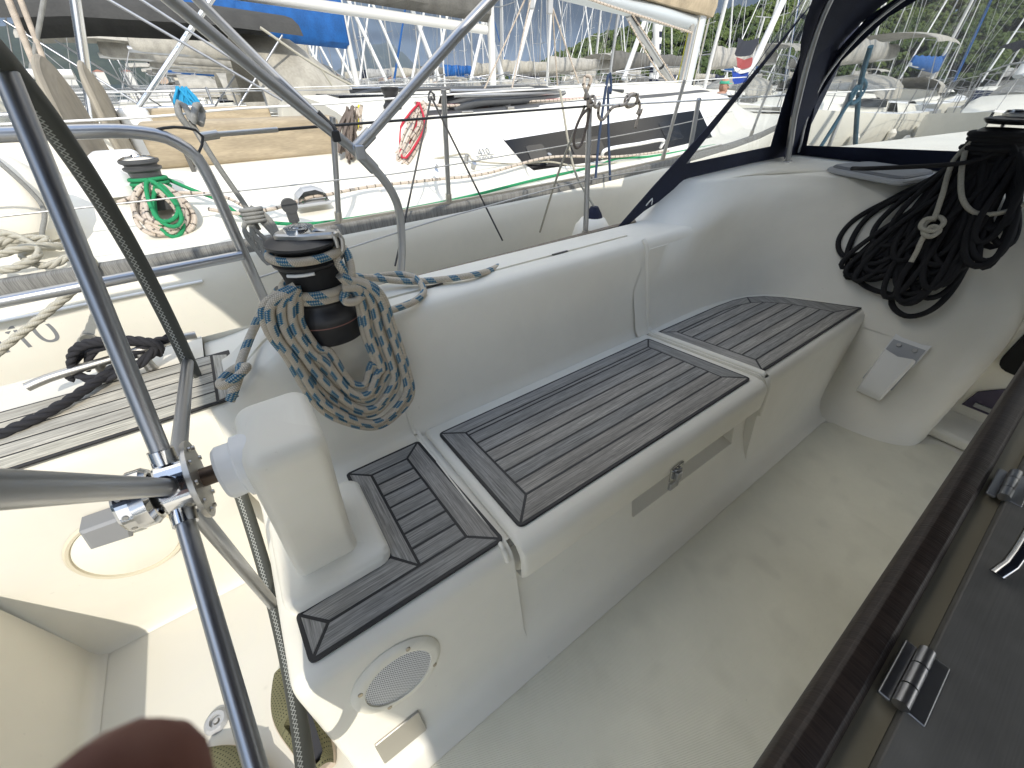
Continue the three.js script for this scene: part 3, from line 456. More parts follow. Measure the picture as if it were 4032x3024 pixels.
// loafers left on the footwell floor
{
  const perf = tex(128, 128, (u, v) => { const y = v * 6, row = Math.floor(y), x = u * 8 + (row % 2 ? .5 : 0), dx = x - Math.floor(x) - .5, dy = y - row - .5; return dx * dx * 1.2 + dy * dy * 2.2 < .055 ? [.1, .1, .07] : [.55, .54, .42]; }, true, [1 / .055, 1 / .055]);
  const up = mat([.62, .62, .55], { map: perf, roughness: .85, side: THREE.DoubleSide }), sole = mat([.5, .42, .33], { roughness: .9 }), ins = mat([.04, .04, .045], { roughness: .9 });
  const make = (label, at, turn) => { const t = thing('loafer', label, 'shoe', at, turn, 'pair of olive perforated slip-on shoes');
    const W = s => .047 * Math.pow(Math.sin(Math.PI * clamp(.06 + s * .9)), .55) * (1 - .12 * Math.sin(s * 6.28)), rows = [], top = s => s < .42 ? .062 - .01 * s : lerp(.075, .03, smooth(.42, 1, s));
    const N = 24; for (let i = 0; i <= N; i++) { const s = i / N, x = s * .27 - .13, w = W(s), h = top(s), r = []; for (let k = 0; k <= 12; k++) { const a = Math.PI * k / 12, c = Math.cos(a), si = Math.sin(a); const open = s > .08 && s < .5 ? 1 : 0; let y = .018 + (h - .018) * Math.pow(si, .6); let z = c * w * (1.04 - .2 * si); if (open && k > 3 && k < 9) { y = .018 + (h - .018) * .93; z = Math.sign(c || 1) * w * .62 * (Math.abs(k - 6) / 3 * .1 + .9) * (k === 6 ? 0 : 1); if (k === 6 || k === 5 || k === 7) { y = .03; z *= .8; } } r.push([x, y, z]); } rows.push(r); }
    obj('upper', grid(rows, 50), up, t);
    const o = []; for (let i = 0; i <= N; i++) o.push([i / N * .27 - .13, W(i / N) * 1.08]); for (let i = N; i >= 0; i--) o.push([i / N * .27 - .13, -W(i / N) * 1.08]); const sg = sheet(o, .02, .004); sg.rotateX(-Math.PI / 2); obj('sole', sg, sole, t);
    const io = []; for (let i = 2; i <= 12; i++) io.push([i / N * .27 - .13, W(i / N) * .75]); for (let i = 12; i >= 2; i--) io.push([i / N * .27 - .13, -W(i / N) * .75]); const ig = sheet(io, .03, .002); ig.rotateX(-Math.PI / 2); ig.translate(0, .016, 0); obj('insole', ig, ins, t); };
  make('olive perforated slip-on shoe standing between wheel rim and bench', [-.285, .006, -.49], 1.75); make('olive perforated slip-on shoe nearer the middle of the footwell floor', [-.415, .006, -.43], 2.1);
}
// cockpit table with its leaf hinged up ------------------------------
{
  const t = thing('cockpit_table', 'folding grey teak cockpit table with dark edge batten and steel hinges', 'table', [.9, 0, .55]); const y = .7, P0 = (x, z) => [x - .9, z - .55];
  const bt = obj('edge_batten', [(() => { const g = sheet(roundOutline([[.088, y - .028], [.126, y - .03], [.128, y + .004], [.118, y + .012], [.097, y + .012], [.089, y + .002]], .008), 2.1, .004); g.rotateY(Math.PI / 2); g.rotateX(0); return g; })()].map(g => { g.applyMatrix4(new THREE.Matrix4().makeBasis(V(0, 0, -1), V(0, 1, 0), V(1, 0, 0)).premultiply(new THREE.Matrix4())); return g; }), M.tableEdge, t);
  bt.geometry = (() => { const sh = roundOutline([[.088, y - .028], [.126, y - .03], [.128, y + .004], [.118, y + .012], [.097, y + .012], [.089, y + .002]], .008), xs = [.215, .222, 1.95, 1.957], rows = xs.map((x, i) => [...sh, sh[0]].map(([z, yy]) => { const k = i === 0 || i === 3 ? .8 : 1; return [x - .9, y - .01 + (yy - y + .01) * k, (.108 + (z - .108) * k) - .55]; })); return grid(rows, 40); })();
  obj('underboard', box(0, y - .012, .139 - .55, 1.72, .012, .03), mat([.42, .38, .28], { roughness: .4, metalness: .3 }), t);
  for (const [i, [z0, z1]] of [[.154, .27], [.27, .4], [.4, .53], [.53, .66], [.66, .8], [.8, .94]].entries()) { const g = sheet(inset([P0(.24, z0), P0(1.94, z0), P0(1.94, z1), P0(.24, z1)].map(([a, b]) => [a, -b]), .0008), .022, .0015); g.rotateX(-Math.PI / 2); g.translate(0, y - .012, 0); const u = g.attributes.uv; for (let k = 0; k < u.count; k++) u.setXY(k, u.getX(k) + i * 1.3, u.getY(k) + i * .37); obj('plank', g, M.tableTop, t); }
  { const g = sheet([[.215 - .9, -.154 + .55], [.24 - .9, -.154 + .55], [.24 - .9, -.94 + .55], [.215 - .9, -.94 + .55]], .022, .0015); g.rotateX(-Math.PI / 2); g.translate(0, y - .0115, 0); const u = g.attributes.uv; for (let k = 0; k < u.count; k++) { const a = u.getX(k); u.setXY(k, u.getY(k), a); } obj('end_cap', g, M.tableTop, t); }
  for (const x of [.46, .93, 1.5]) { const h = new THREE.Group(); h.name = 'hinge'; h.position.set(x - .9, y + .01, .15 - .55); t.add(h);
    obj('knuckle', [bar([-.045, .002, 0], [-.018, .002, 0], .0075, 14), bar([-.016, .002, 0], [.016, .002, 0], .0075, 14), bar([.018, .002, 0], [.045, .002, 0], .0075, 14)], M.steel, h); obj('leaf_plate', [box(0, -.001, .013, .09, .006, .018, .002), box(0, -.006, -.012, .09, .006, .012, .002)], M.steel, h); }
  obj('grab_handle', tube([[-.2, y + .012, -.375], [-.18, y + .03, -.372], [-.1, y + .046, -.372], [0, y + .046, -.372], [.05, y + .03, -.372], [.065, y + .012, -.375]], .0085, { rad: 12 }), M.chrome, t);
  obj('grab_handle', tube([[-.56, y + .012, -.24], [-.55, y + .03, -.237], [-.47, y + .04, -.237], [-.39, y + .03, -.237], [-.38, y + .012, -.24]], .0085, { rad: 12 }), M.chrome, t);
  obj('pedestal', [box(0, .34, .02, .9, .64, .16, .03)], M.gel, t);
}
// side deck teak, toe rail, cleat, rails --------------------------------
{
  const m4 = frame([0, .6275, -1.005], [1, 0, 0], [0, 0, -1], [0, 1, 0]), pl = [], x0 = -1.5, x1 = -.15;
  const ws = [.05, .05, .05, .05, .05]; let v = 0; for (const w of ws) { pl.push([[[x0, v], [x1 - .03 + (v > .1 ? -.0 : .0), v], [x1 - .03, v + w], [x0, v + w]], [1, 0]]); v += w; }
  pl.push([[[x1 - .03, 0], [x1 + .01, .01], [x1 + .01, .23], [x1 - .03, .25]], [0, 1]]);
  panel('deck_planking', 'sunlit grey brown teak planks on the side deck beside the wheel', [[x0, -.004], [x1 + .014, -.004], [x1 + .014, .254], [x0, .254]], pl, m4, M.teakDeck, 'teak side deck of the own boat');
  const rail = (xs) => grid(xs.map(([x, z, y]) => [[z - .016, 0], [z - .018, .03], [z - .012, .045], [z + .012, .045], [z + .018, .03], [z + .016, 0]].map(([zz, yy]) => [x, y + yy, zz])), 50);
  tag(obj('toe_rail', rail([[.02, -1.352, .628], [.5, -1.352, .63], [1, -1.352, .634], [1.5, -1.352, .642], [2.2, -1.35, .65], [3.2, -1.3, .66], [4.5, -1.1, .7]]), M.rail), 'weathered brown teak toe rail along the own boat beyond the coaming', 'toe rail');
  struct('own_hull', [grid([[[-1.6, .624, -1.405], [.5, .626, -1.405], [2.5, .64, -1.39], [5.2, .7, -1.0]], [[-1.6, .55, -1.42], [.5, .55, -1.42], [2.5, .56, -1.405], [5.2, .6, -1.02]], [[-1.6, -.7, -1.34], [.5, -.7, -1.34], [2.5, -.7, -1.3], [5.2, -.7, -.8]]], 60), grid([[[2.3, .63, -1.2], [5.2, .68, -.8]], [[2.3, .63, -1.405], [5.2, .69, -1.01]]], 60)], M.gel);
  const c = thing('mooring_cleat', 'aluminium horn cleat on the side deck, wrapped by black mooring line', 'cleat', [-.365, .628, -1.28]);
  obj('horn', tube([[-.17, .052, .03], [-.12, .058, .02], [0, .056, 0], [.12, .058, -.02], [.17, .052, -.028]], .011, { rad: 10 }), M.satin, c); for (const x of [-.045, .045]) obj('leg', bar([x, 0, 0], [x * .9, .055, -x * .15], .014, 12, .011), M.satin, c);
  const r = thing('mooring_line', 'coarse black mooring line leading aft from the deck cleat', 'rope'); for (const q of [[[-.6, .64, -1.13], [-.5, .65, -1.16], [-.42, .66, -1.22], [-.36, .675, -1.27], [-.3, .69, -1.29], [-.25, .7, -1.285]], [[-.44, .665, -1.3], [-.4, .715, -1.285], [-.33, .725, -1.27], [-.28, .7, -1.26], [-.33, .665, -1.25], [-.42, .66, -1.24], [-.46, .68, -1.29], [-.41, .72, -1.3], [-.34, .712, -1.3], [-.27, .68, -1.3]], [[-.47, .662, -1.27], [-.42, .735, -1.27], [-.34, .74, -1.255], [-.27, .705, -1.25], [-.29, .66, -1.29]]]) for (const k of [0, 2.1, 4.2]) obj('strand', (() => { const cc = new THREE.CatmullRomCurve3(P(q)), n = 60, o = []; for (let i = 0; i <= n; i++) { const p = cc.getPointAt(i / n), a = i * .55 + k; o.push([p.x, p.y + Math.cos(a) * .006, p.z + Math.sin(a) * .006]); } return tube(o, .0068, { rad: 6, seg: 120 }); })(), M.ropeBlackLine, r);
  const p = thing('pushpit_rail', 'polished stainless pushpit rail with rounded corner at the stern quarter', 'rail', [0, 0, 0], 0, G_RAIL);
  obj('top_rail', tube([[-1.8, 1.172, -1.2], [-.8, 1.172, -1.29], [-.3, 1.171, -1.3], [-.13, 1.169, -1.3], [-.055, 1.155, -1.3], [-.012, 1.115, -1.3], [-.002, 1.04, -1.3], [.0, .9, -1.303], [.004, .632, -1.312]], .0135, { rad: 16, tension: .35 }), M.steel, p); obj('mid_rail', bar([-1.8, .885, -1.16], [-.003, .877, -1.29], .0125, 14), M.steel, p); obj('foot', lathe([[.014, .03], [.016, .008], [.032, .006], [.033, 0]], 24).translate(.004, .628, -1.312), M.steel, p);
  obj('rail_eye', tube([[-.085, 1.165, -1.3], [-.03, 1.172, -1.3], [.012, 1.163, -1.31], [.018, 1.145, -1.315], [-.002, 1.12, -1.305]], .003), M.wireDark, p);
  const st = (x, label) => { const s = thing('stanchion', label, 'stanchion', [x, .64, -1.37], 0, G_RAIL); obj('post', bar([0, 0, 0], [-.05, .545, -.015], .0125, 14, .011), M.steel, s); obj('socket', bar([0, 0, 0], [-.004, .05, -.002], .017, 14), M.satin, s); obj('cap', lathe([[0, .012], [.008, .01], [.0125, .002], [.0125, -.004]], 14).translate(-.05, .545, -.015), M.steel, s); };
  st(1.4, 'slim stainless stanchion in the teak rail with pale rope knotted at its top'); st(2.13, 'slim stainless stanchion beside the sprayhood edge');
  const wl = thing('lifeline', 'dark upper lifeline wire running to the knotted stanchion', 'lifeline', [0, 0, 0], 0, G_RAIL); obj('wire', tube([[.05, 1.151, -1.345], [.4, 1.158, -1.36], [1.35, 1.178, -1.385]], .0036, { rad: 6 }), M.wireDark, wl); obj('turnbuckle', [bar([.05, 1.151, -1.345], [.19, 1.154, -1.351], .0062, 10), bar([.012, 1.148, -1.335], [.052, 1.151, -1.345], .01, 10)], M.satin, wl); obj('covered_wire', tube([[1.35, 1.178, -1.385], [2.09, 1.185, -1.385], [4, 1.22, -1.2]], .0042, { rad: 6 }), M.white, wl);
  const w2 = thing('lifeline', 'thin lower lifeline wire in front of the other hull', 'lifeline', [0, 0, 0], 0, G_RAIL); obj('wire', tube([[.0, .80, -1.31], [.476, .842, -1.36], [.75, .866, -1.37], [1.37, .905, -1.385], [2.1, .91, -1.385]], .003, { rad: 6 }), M.wire, w2);
  const kt = thing('stanchion_rope', 'pale rope knotted on the stanchion top with a dark hanging loop', 'rope'); const K = [1.345, 1.18, -1.385], o = (a, b, c = 0) => [K[0] + a, K[1] + b, K[2] + c];
  obj('knot', tube([o(-.04, .07), o(-.03, .03, .02), o(-.02, 0, .02), o(.02, .01, .015), o(.03, .03, -.01), o(0, .02, -.02), o(-.02, .04, 0), o(-.01, .085, .01), o(-.025, .09, -.01), o(-.035, .05, .01), o(.02, -.005, .02), o(.05, .01, .01), o(.05, -.03, .01), o(.09, -.05, 0), o(.14, -.01, 0), o(.2, .0, .01), o(.23, .03, .012), o(.27, .03, .01), o(.28, 0, .0), o(.24, -.01, -.01), o(.21, .02, .0), o(.27, .035, -.01), o(.31, -.005, .0), o(.3, -.04, .0), o(.315, -.02, .01), o(.31, -.06, 0), o(.305, -.09, 0)], .006, { step: .008 }), M.ropeSpeck, kt);
  obj('dark_loop', tube([o(-.005, -.005, .01), o(-.05, -.04, .01), o(-.075, -.1, .01), o(-.06, -.14, .01), o(-.03, -.13, .01), o(-.01, -.07, .01), o(0, -.01, .012)], .0055, { step: .01 }), M.ropeBrown, kt);
  obj('fender_lanyard', tube([o(-.01, 0, -.01), o(-.03, -.25, -.12), o(-.02, -.55, -.25)], .005), M.ropeWhite, kt);
}
// bimini: frame in view, canopy overhead -------------------------------
{
  const t = thing('bimini', 'navy bimini on stainless bows shading the cockpit', 'bimini');
  obj('bow', tube([[.43, .635, -1.35], [.468, .78, -1.355], [.482, .9, -1.355], [.468, .97, -1.352], [.43, 1.035, -1.35], [.37, 1.1, -1.343], [.21, 1.238, -1.28], [.057, 1.374, -1.2], [-.3, 1.69, -.98], [-.56, 1.84, -.62], [-.7, 1.93, .4]], .0135, { rad: 16, step: .015 }), M.steel, t);
  obj('bow', tube([[.385, 1.1, -1.338], [.58, 1.265, -1.27], [.772, 1.424, -1.2], [1.15, 1.73, -1.0], [1.5, 1.85, -.62], [1.7, 1.95, .4]], .0135, { rad: 16, step: .03 }), M.steel, t);
  obj('strut', tube([[.318, 1.152, -1.325], [.11, 1.40, -1.36], [-.2, 1.78, -1.2]], .011, { rad: 14 }), M.steel, t);
  obj('jaw_slide', [bar([.372, 1.105, -1.343], [.425, 1.04, -1.35], .0175, 16), bar([.375, 1.095, -1.34], [.43, 1.138, -1.325], .0175, 16), box(.385, 1.09, -1.325, .03, .04, .02, .006)], M.steel, t); obj('strut_jaw', [bar([.29, 1.185, -1.33], [.325, 1.143, -1.325], .0145, 14), box(.325, 1.135, -1.318, .022, .028, .018, .004)], M.black, t);
  const zs = [-.72, -.66, -.5, -.2, .4, 1.0, 1.5, 1.9, 2.08], yz = [1.74, 1.80, 1.86, 1.93, 1.98, 1.94, 1.87, 1.8, 1.74], xs = [-.69, -.1, .55, 1.2, 2.12];
  const rows = xs.map((x, i) => [...zs.map((z, k) => [x, yz[k] + [0, .02, .03, .02, 0][i], z]), [x, 1.62, 2.1], [x, 1.52, 2.11]]);
  obj('canopy', grid(rows, 60), M.navy, t);
}
// sprayhood -------------------------------------------------------------
{
  const t = thing('sprayhood', 'navy canvas sprayhood with clear vinyl windows over the companionway', 'sprayhood');
  const S = (x, y) => [x, y, -1.235 + .1 * (y - .72)];
  const wrap = (g, f, th = 0) => { const p = g.attributes.position; for (let i = 0; i < p.count; i++) { const q = f(p.getX(i), p.getY(i), p.getZ(i)); p.setXYZ(i, ...q); } g.computeVertexNormals(); return g; };
  const win = [[1.835, .955], [2.58, .978], [2.56, 1.03], [2.5, 1.2], [2.44, 1.56], [2.32, 1.56]], out = [[1.41, .685], [1.64, .882], [1.9, 1.088], [2.37, 1.51], [2.5, 1.64], [2.93, 1.64], [2.95, .9], [2.4, .885], [1.88, .862], [1.62, .775], [1.47, .695]];
  obj('side_cloth', wrap(sheet(out, .004, 0, [win]), (x, y, z) => { const q = S(x, y); return [q[0], q[1], q[2] + z]; }), M.navy, t);
  const pane = (u0, u1, v0, v1, f, n = 26) => { const r = []; for (let j = 0; j <= n; j++) r.push(Array.from({ length: n + 1 }, (_, i) => f(lerp(u0, u1, i / n), lerp(v0, v1, j / n)))); return grid(r, 0); };
  const wr = (a, b) => .009 * (fbm(a * 5 + b * 3, b * 2.2 - a, 3, 3) - .5) + .003 * (vnoise(a * 23 + b * 18, b * 6, 1) - .5);
  const vin = mat([.9, .92, .92], { phys: true, transmission: .8, roughness: .05, ior: 1.45, thickness: 0, side: THREE.DoubleSide });
  { const g = sheet(inset(win, -.012), .0012, 0); const pts = []; // wrinkled pane cut to the window
    const rows = []; const n = 30; for (let j = 0; j <= n; j++) { const y = lerp(.945, 1.572, j / n); const xl = 1.82 + (y - .945) * .8, xr = y < 1.2 ? lerp(2.6, 2.512, (y - .945) / .255) : lerp(2.512, 2.45, (y - 1.2) / .36); rows.push(Array.from({ length: n + 1 }, (_, i) => { const x = lerp(xl, Math.max(xr, xl + .01), i / n), q = S(x, y); return [q[0], q[1], q[2] - .002 - .004 + wr(x, y)]; })); } obj('side_window', grid(rows, 0), vin, t); }
  // windscreen: plane leaning aft
  const Wd = (z, y) => [2.93 - (y - .9) * .2, y, z]; const o2 = [[-1.235, .9], [2.03, .9], [2.03, 1.3], [1.7, 1.62], [1.2, 1.72], [.4, 1.76], [-.5, 1.71], [-.85, 1.64], [-1.08, 1.5], [-1.21, 1.32], [-1.25, 1.15]], h2 = [[-1.165, .965], [.32, 1.045], [.32, 1.7], [-.45, 1.66], [-.82, 1.59], [-1.0, 1.49], [-1.13, 1.34], [-1.19, 1.17]], h3 = [[.4, 1.045], [1.9, .97], [1.92, 1.3], [1.65, 1.55], [1.2, 1.66], [.4, 1.7]];
  obj('front_cloth', wrap(sheet(o2, .004, 0, [h2, h3]), (z, y, d) => { const q = Wd(z, y); return [q[0] - d, q[1], q[2]]; }), M.navy, t);
  const cut = h => { const r = [], n = 40; for (let j = 0; j <= n; j++) { const y = lerp(.95, 1.712, j / n); const zs = []; for (let k = 0; k < h.length; k++) { const a = h[k], b = h[(k + 1) % h.length]; if ((a[1] - y) * (b[1] - y) <= 0 && a[1] !== b[1]) zs.push(lerp(a[0], b[0], (y - a[1]) / (b[1] - a[1]))); } if (zs.length < 2) continue; const l = Math.min(...zs) - .01, e = Math.max(...zs) + .01; r.push(Array.from({ length: 61 }, (_, i) => { const z = lerp(l, e, i / 60), q = Wd(z, y); return [q[0] + .004 + wr(z * 1.2, y), q[1], q[2]]; })); } return grid(r, 0); };
  obj('front_window', cut(h2), vin, t); obj('front_window', cut(h3), vin, t);
  // canopy between the leaning hoop and the windscreen arch
  const mir = a => [...a, ...a.slice(0, -1).reverse().map(([x, y, z]) => [x, y, .8 - z])];
  const hoop = mir([[2.64, .915, -1.14], [2.52, 1.17, -1.145], [2.36, 1.5, -1.1], [2.2, 1.68, -.92], [2.06, 1.78, -.5], [2.0, 1.83, .4]]), arch = mir([[2.93, .95, -1.237], [2.885, 1.15, -1.25], [2.85, 1.32, -1.21], [2.81, 1.5, -1.08], [2.785, 1.64, -.85], [2.765, 1.73, -.5], [2.755, 1.765, .4]]);
  const A = resample(hoop, 60), B = resample(arch, 60), mid = A.map((a, i) => a.map((v, k) => lerp(v, B[i][k], .5) + (k === 1 ? .02 : 0)));
  const aft = A.map(([x, y, z], i) => [x - .12 * smooth(1.2, 1.6, y), y - .03 * smooth(1.2, 1.6, y) + .004, z]);
  obj('canopy', grid([aft, A, mid, B], 60), M.navy, t);
  const fr = obj('hoop', tube(hoop.map(([x, y, z]) => [x - .01, y - .006, lerp(z, .4, .018)]), .0125, { rad: 14, step: .03 }), M.steel, t);
  obj('hoop_foot', [box(2.64, .905, -1.115, .05, .02, .03, .004), bar([2.64, .9, -1.115], [2.628, .945, -1.115], .011, 12)], M.chrome, fr); obj('hoop_sleeve', bar([2.6, .985, -1.12], [2.535, 1.12, -1.125], .0155, 12), M.satin, fr);
  obj('front_hoop', tube(arch.map(([x, y, z]) => [x - .03, y - .02, lerp(z, .4, .03)]), .009, { rad: 12, step: .03 }), M.steel, t);
  obj('snap_loop', tube([[1.62, .80, -1.222], [1.64, .83, -1.21], [1.66, .80, -1.222]], .003), M.white, t);
  obj('sheet_tab', box(1.655, .845, -1.224, .03, .02, .004, .002), M.satin, t);
  const hp = thing('cabin_hatch_pad', 'grey padded hatch cover on the cabin top behind the sprayhood', 'hatch', [2.62, .9, -.72]); obj('pad', (() => { const g = sheet(roundOutline([[-.16, -.16], [.18, -.2], [.25, .1], [-.05, .17]], .06), .03, .008); g.rotateX(-Math.PI / 2); return g; })(), mat([.2, .21, .22], { roughness: .5 }), hp); obj('rim', (() => { const g = sheet(roundOutline([[-.175, -.175], [.195, -.215], [.265, .115], [-.06, .185]], .06), .018, .006); g.rotateX(-Math.PI / 2); return g; })(), M.plasticGrey, hp);
}
// photographer's hand at the lens -----------------------------------------
{
  const D = camera.getWorldDirection(V(0, 0, 0)), Rr = D.clone().cross(V(0, 1, 0)).normalize(), U = Rr.clone().cross(D);
  const cp = (x, y, z) => camera.position.clone().addScaledVector(Rr, x).addScaledVector(U, y).addScaledVector(D, z); // metres beside, above, ahead of the lens
  const J = { wr: cp(-.09, -.19, -.05), k: [[-.058, -.105, .02], [-.075, -.112, .012], [-.092, -.12, 0], [-.105, -.128, -.012]].map(a => cp(...a)), th: cp(-.06, -.15, -.01) };
  const bones = []; const b = (a, c, r1, r2) => bones.push([a, c, r1, r2]);
  b(J.wr, cp(-.075, -.15, -.02), .027, .03); for (const k of J.k) b(cp(-.08, -.155, -.015), k, .022, .0115);
  const tips = [[[-.053, -.066, .034], [-.0425, -.0468, .041]], [[-.09, -.085, .045], [-.1, -.09, .02]], [[-.108, -.096, .032], [-.115, -.105, .008]], [[-.12, -.108, .016], [-.125, -.118, -.004]]];
  J.k.forEach((k, i) => { const [p, q] = tips[i].map(a => cp(...a)); b(k, p, .0105, .0098); b(p, q, .0098, .0088); });
  b(J.th, cp(-.04, -.125, .012), .0135, .012); b(cp(-.04, -.125, .012), cp(-.048, -.105, .03), .012, .0095); b(J.wr, cp(-.15, -.36, -.16), .027, .04);
  const mn = V(1e9, 1e9, 1e9), mx = mn.clone().negate(); for (const [p, q, r1, r2] of bones) for (const [w, r] of [[p, r1], [q, r2]]) { mn.min(w.clone().subScalar(r + .012)); mx.max(w.clone().addScalar(r + .012)); }
  const size = Math.max(...mx.clone().sub(mn).toArray()), c = mn.clone().add(mx).multiplyScalar(.5), N = 104, mc = new MarchingCubes(N, new THREE.MeshBasicMaterial(), false, false, 120000); mc.isolation = 0;
  const sd = p => { let d = 0, first = true; for (const [a, e, r1, r2] of bones) { const ab = e.clone().sub(a), t = clamp(p.clone().sub(a).dot(ab) / ab.lengthSq()), dd = p.distanceTo(a.clone().addScaledVector(ab, t)) - lerp(r1, r2, t); if (first) { d = dd; first = false; } else { const k = .006, h = clamp(.5 + .5 * (d - dd) / k); d = lerp(d, dd, h) - k * h * (1 - h); } } return d; };
  for (let k = 0; k < N; k++) for (let j = 0; j < N; j++) for (let i = 0; i < N; i++) { const p = V((i - N / 2) / (N / 2), (j - N / 2) / (N / 2), (k - N / 2) / (N / 2)).multiplyScalar(size / 2).add(c); let near = false; for (const [a, e, r1, r2] of bones) { if (p.distanceTo(a) < a.distanceTo(e) + r1 + .03) { near = true; break; } } mc.field[i + j * N + k * N * N] = near ? -sd(p) : -.05; }
  mc.update(); const n = mc.count, g = new THREE.BufferGeometry(); const ps = new Float32Array(n * 3); for (let i = 0; i < n * 3; i++) ps[i] = mc.positionArray[i] * size / 2 + c.getComponent(i % 3);
  g.setAttribute('position', new THREE.BufferAttribute(ps, 3)); const g2 = mergeVertices(g, 1e-6); g2.computeVertexNormals();
  const h = obj('hand', strip(g2.toNonIndexed()), mat([.3, .12, .085], { roughness: .6 })); tag(h, 'blurred reddish brown fingertip of the photographer at the lens corner', 'hand');
}
// ---------------------------------------------------------------- the yacht alongside
const font = await new FontLoader().loadAsync('fonts/droid/droid_sans_regular.typeface.json');
const CZ = -4.05;
{
  const at = V(3, -.65, CZ), t = thing('sailing_yacht', 'large white yacht moored alongside with dark cabin window and folded sprayhood', 'yacht', at.toArray());
  const mv = g => g.translate(-at.x, -at.y, -at.z), add = (n, gs, m, p) => { const o = obj(n, (Array.isArray(gs) ? merge(gs) : gs), m, p || t); mv(o.geometry); return o; };
  const zt = x => -2.0 - 2.03 * Math.pow(clamp((x - 1.2) / 7.6), 2.1) - (x < -1.2 ? .03 * (x + 1.2) ** 2 : 0), yt = x => .686 + (x > 0 ? .017 * Math.pow(x, 1.15) : .0);
  const xs = [-3.4, -2.6, -1.8, -1, -.4, .2, .8, 1.4, 2, 2.7, 3.4, 4.2, 5, 5.8, 6.6, 7.4, 8.1, 8.6, 8.8];
  const side = s => grid(xs.map(x => [[zt(x) - .03, yt(x)], [zt(x) - .006, yt(x) - .006], [zt(x) + .006, yt(x) - .03], [zt(x) + .012, yt(x) - .12], [zt(x) + .008, .42], [zt(x) - .03, .1], [zt(x) - .12, -.3], [zt(x) - .3, -.8]].map(([z, y]) => [x - (x > 8 ? (yt(x) - y) * .25 : 0), y, s > 0 ? z : 2 * CZ - z])), 60);
  add('hull', [side(1), side(-1), grid([-.8, 0, .42, .6, .683].map(y => [[-3.4, y, zt(-3.4)], [-3.4, y, 2 * CZ - zt(-3.4)]]), 40)], M.gel);
  // deck, coaming and cabin as one loft; sections are (z,y)
  const cab = k => [[-2.36, .695], [-2.42, .702], [-2.45, .713], [-2.53, .793], [-2.63, .893], [-2.70, .963], [-2.755, 1.012], [-2.84, 1.062], [-3.1, 1.10], [-3.5, 1.14], [CZ, 1.165]], coam = [[-2.36, .705], [-2.41, .716], [-2.46, .74], [-2.55, .795], [-2.66, .85], [-2.78, .893], [-2.84, .905], [-2.9, .908], [-3.02, .905], [-3.03, .62], [CZ, .36]];
  const secs = []; const addSec = (x, q) => { const d = zt(x) + 2.0; secs.push([[zt(x) - .028, yt(x) - .003], ...q.map(([z, y]) => [z + d * (z > -3.2 ? .92 : .4) * (z === CZ ? 0 : 1), y + (yt(x) - .69)])].map(([z, y]) => [x, y, z])); };
  for (const x of [-3.3, -2, -1, 0, .6, .78]) addSec(x, coam); addSec(.8, cab().map(([z, y]) => [z, y]));
  for (const x of [1.2, 1.6, 1.9, 2.2, 2.5, 2.8, 3.1, 3.4, 3.7, 4, 4.4, 4.8, 5.2]) addSec(x, cab()); for (const [x, k] of [[5.9, .8], [6.5, .45], [7.2, .12], [8.2, .0]]) addSec(x, cab().map(([z, y]) => [z, .70 + (y - .70) * k]));
  const dk = grid(secs, 32), dk2 = dk.clone(); { const p = dk2.attributes.position; for (let i = 0; i < p.count; i++) p.setZ(i, 2 * CZ - p.getZ(i)); dk2.computeVertexNormals(); }
  const deck = add('deck', [dk, dk2], M.gel);
  const rail = add('toe_rail', [1, -1].map(s => grid(xs.map(x => [[-.05, -.004], [-.052, .03], [-.044, .036], [-.014, .036], [-.006, .03], [-.003, -.012]].map(([z, y]) => [x, yt(x) + y, s > 0 ? zt(x) + z : 2 * CZ - zt(x) - z])), 50)), mat([.62, .61, .58], { map: T.teak, bumpMap: T.teakB, bumpScale: .001, roughness: .8 }));
  add('genoa_track', [grid([.3, 1, 2, 3, 3.9].map(x => [[x, yt(x) + .033, zt(x) - .036], [x, yt(x) + .048, zt(x) - .036], [x, yt(x) + .048, zt(x) - .018], [x, yt(x) + .033, zt(x) - .018]]), 30)], M.satin, rail);
  add('rub_strake', tube([[-1.6, .60, -2.0], [-.8, .602, -1.984], [-.18, .604, -1.982]], .006), M.white);
  // cabin window band and ports
  const wm = frame([0, .713, -2.45], [1, 0, 0], [0, .7071, -.7071], [0, .7071, .7071]);
  const onCab = (g, h = 0) => { g.translate(0, 0, h); g.applyMatrix4(wm); const p = g.attributes.position; for (let i = 0; i < p.count; i++) { const x = p.getX(i), d = (zt(x) + 2) * .92, e = yt(x) - .69; p.setZ(i, p.getZ(i) + d); p.setY(i, p.getY(i) + e); } g.computeVertexNormals(); return g; };
  const dense = poly => { const o = []; poly.forEach((p, i) => { const q = poly[(i + 1) % poly.length], n = Math.max(1, Math.ceil(Math.hypot(q[0] - p[0], q[1] - p[1]) / .25)); for (let k = 0; k < n; k++) o.push([lerp(p[0], q[0], k / n), lerp(p[1], q[1], k / n)]); }); return o; };
  const quadStrip = (x0, x1, f0, f1, h, n = 14) => { const r = []; for (let i = 0; i <= n; i++) { const x = lerp(x0, x1, i / n); r.push([[x, f0(x), 0], [x, f0(x), h], [x, f1(x), h], [x, f1(x), 0]]); } return grid(r, 30); };
  const bot = x => x < 1.9 ? lerp(.275, .012, clamp((x - 1.78) / .1)) : lerp(.012, -.05, (x - 1.9) / 2.6), top = x => lerp(.262, .3, clamp((x - 1.78) / 2.6)) + .02 * Math.sin(clamp((x - 1.78) / 2.8) * 3.1);
  add('window_surround', onCab(quadStrip(1.66, 4.66, x => Math.min(top(x), bot(x) - .015), x => top(x) + .035, .004, 40), .001), M.white);
  const win = add('cabin_window', onCab(quadStrip(1.78, 4.55, bot, top, .009, 40), .002), M.glassDark);
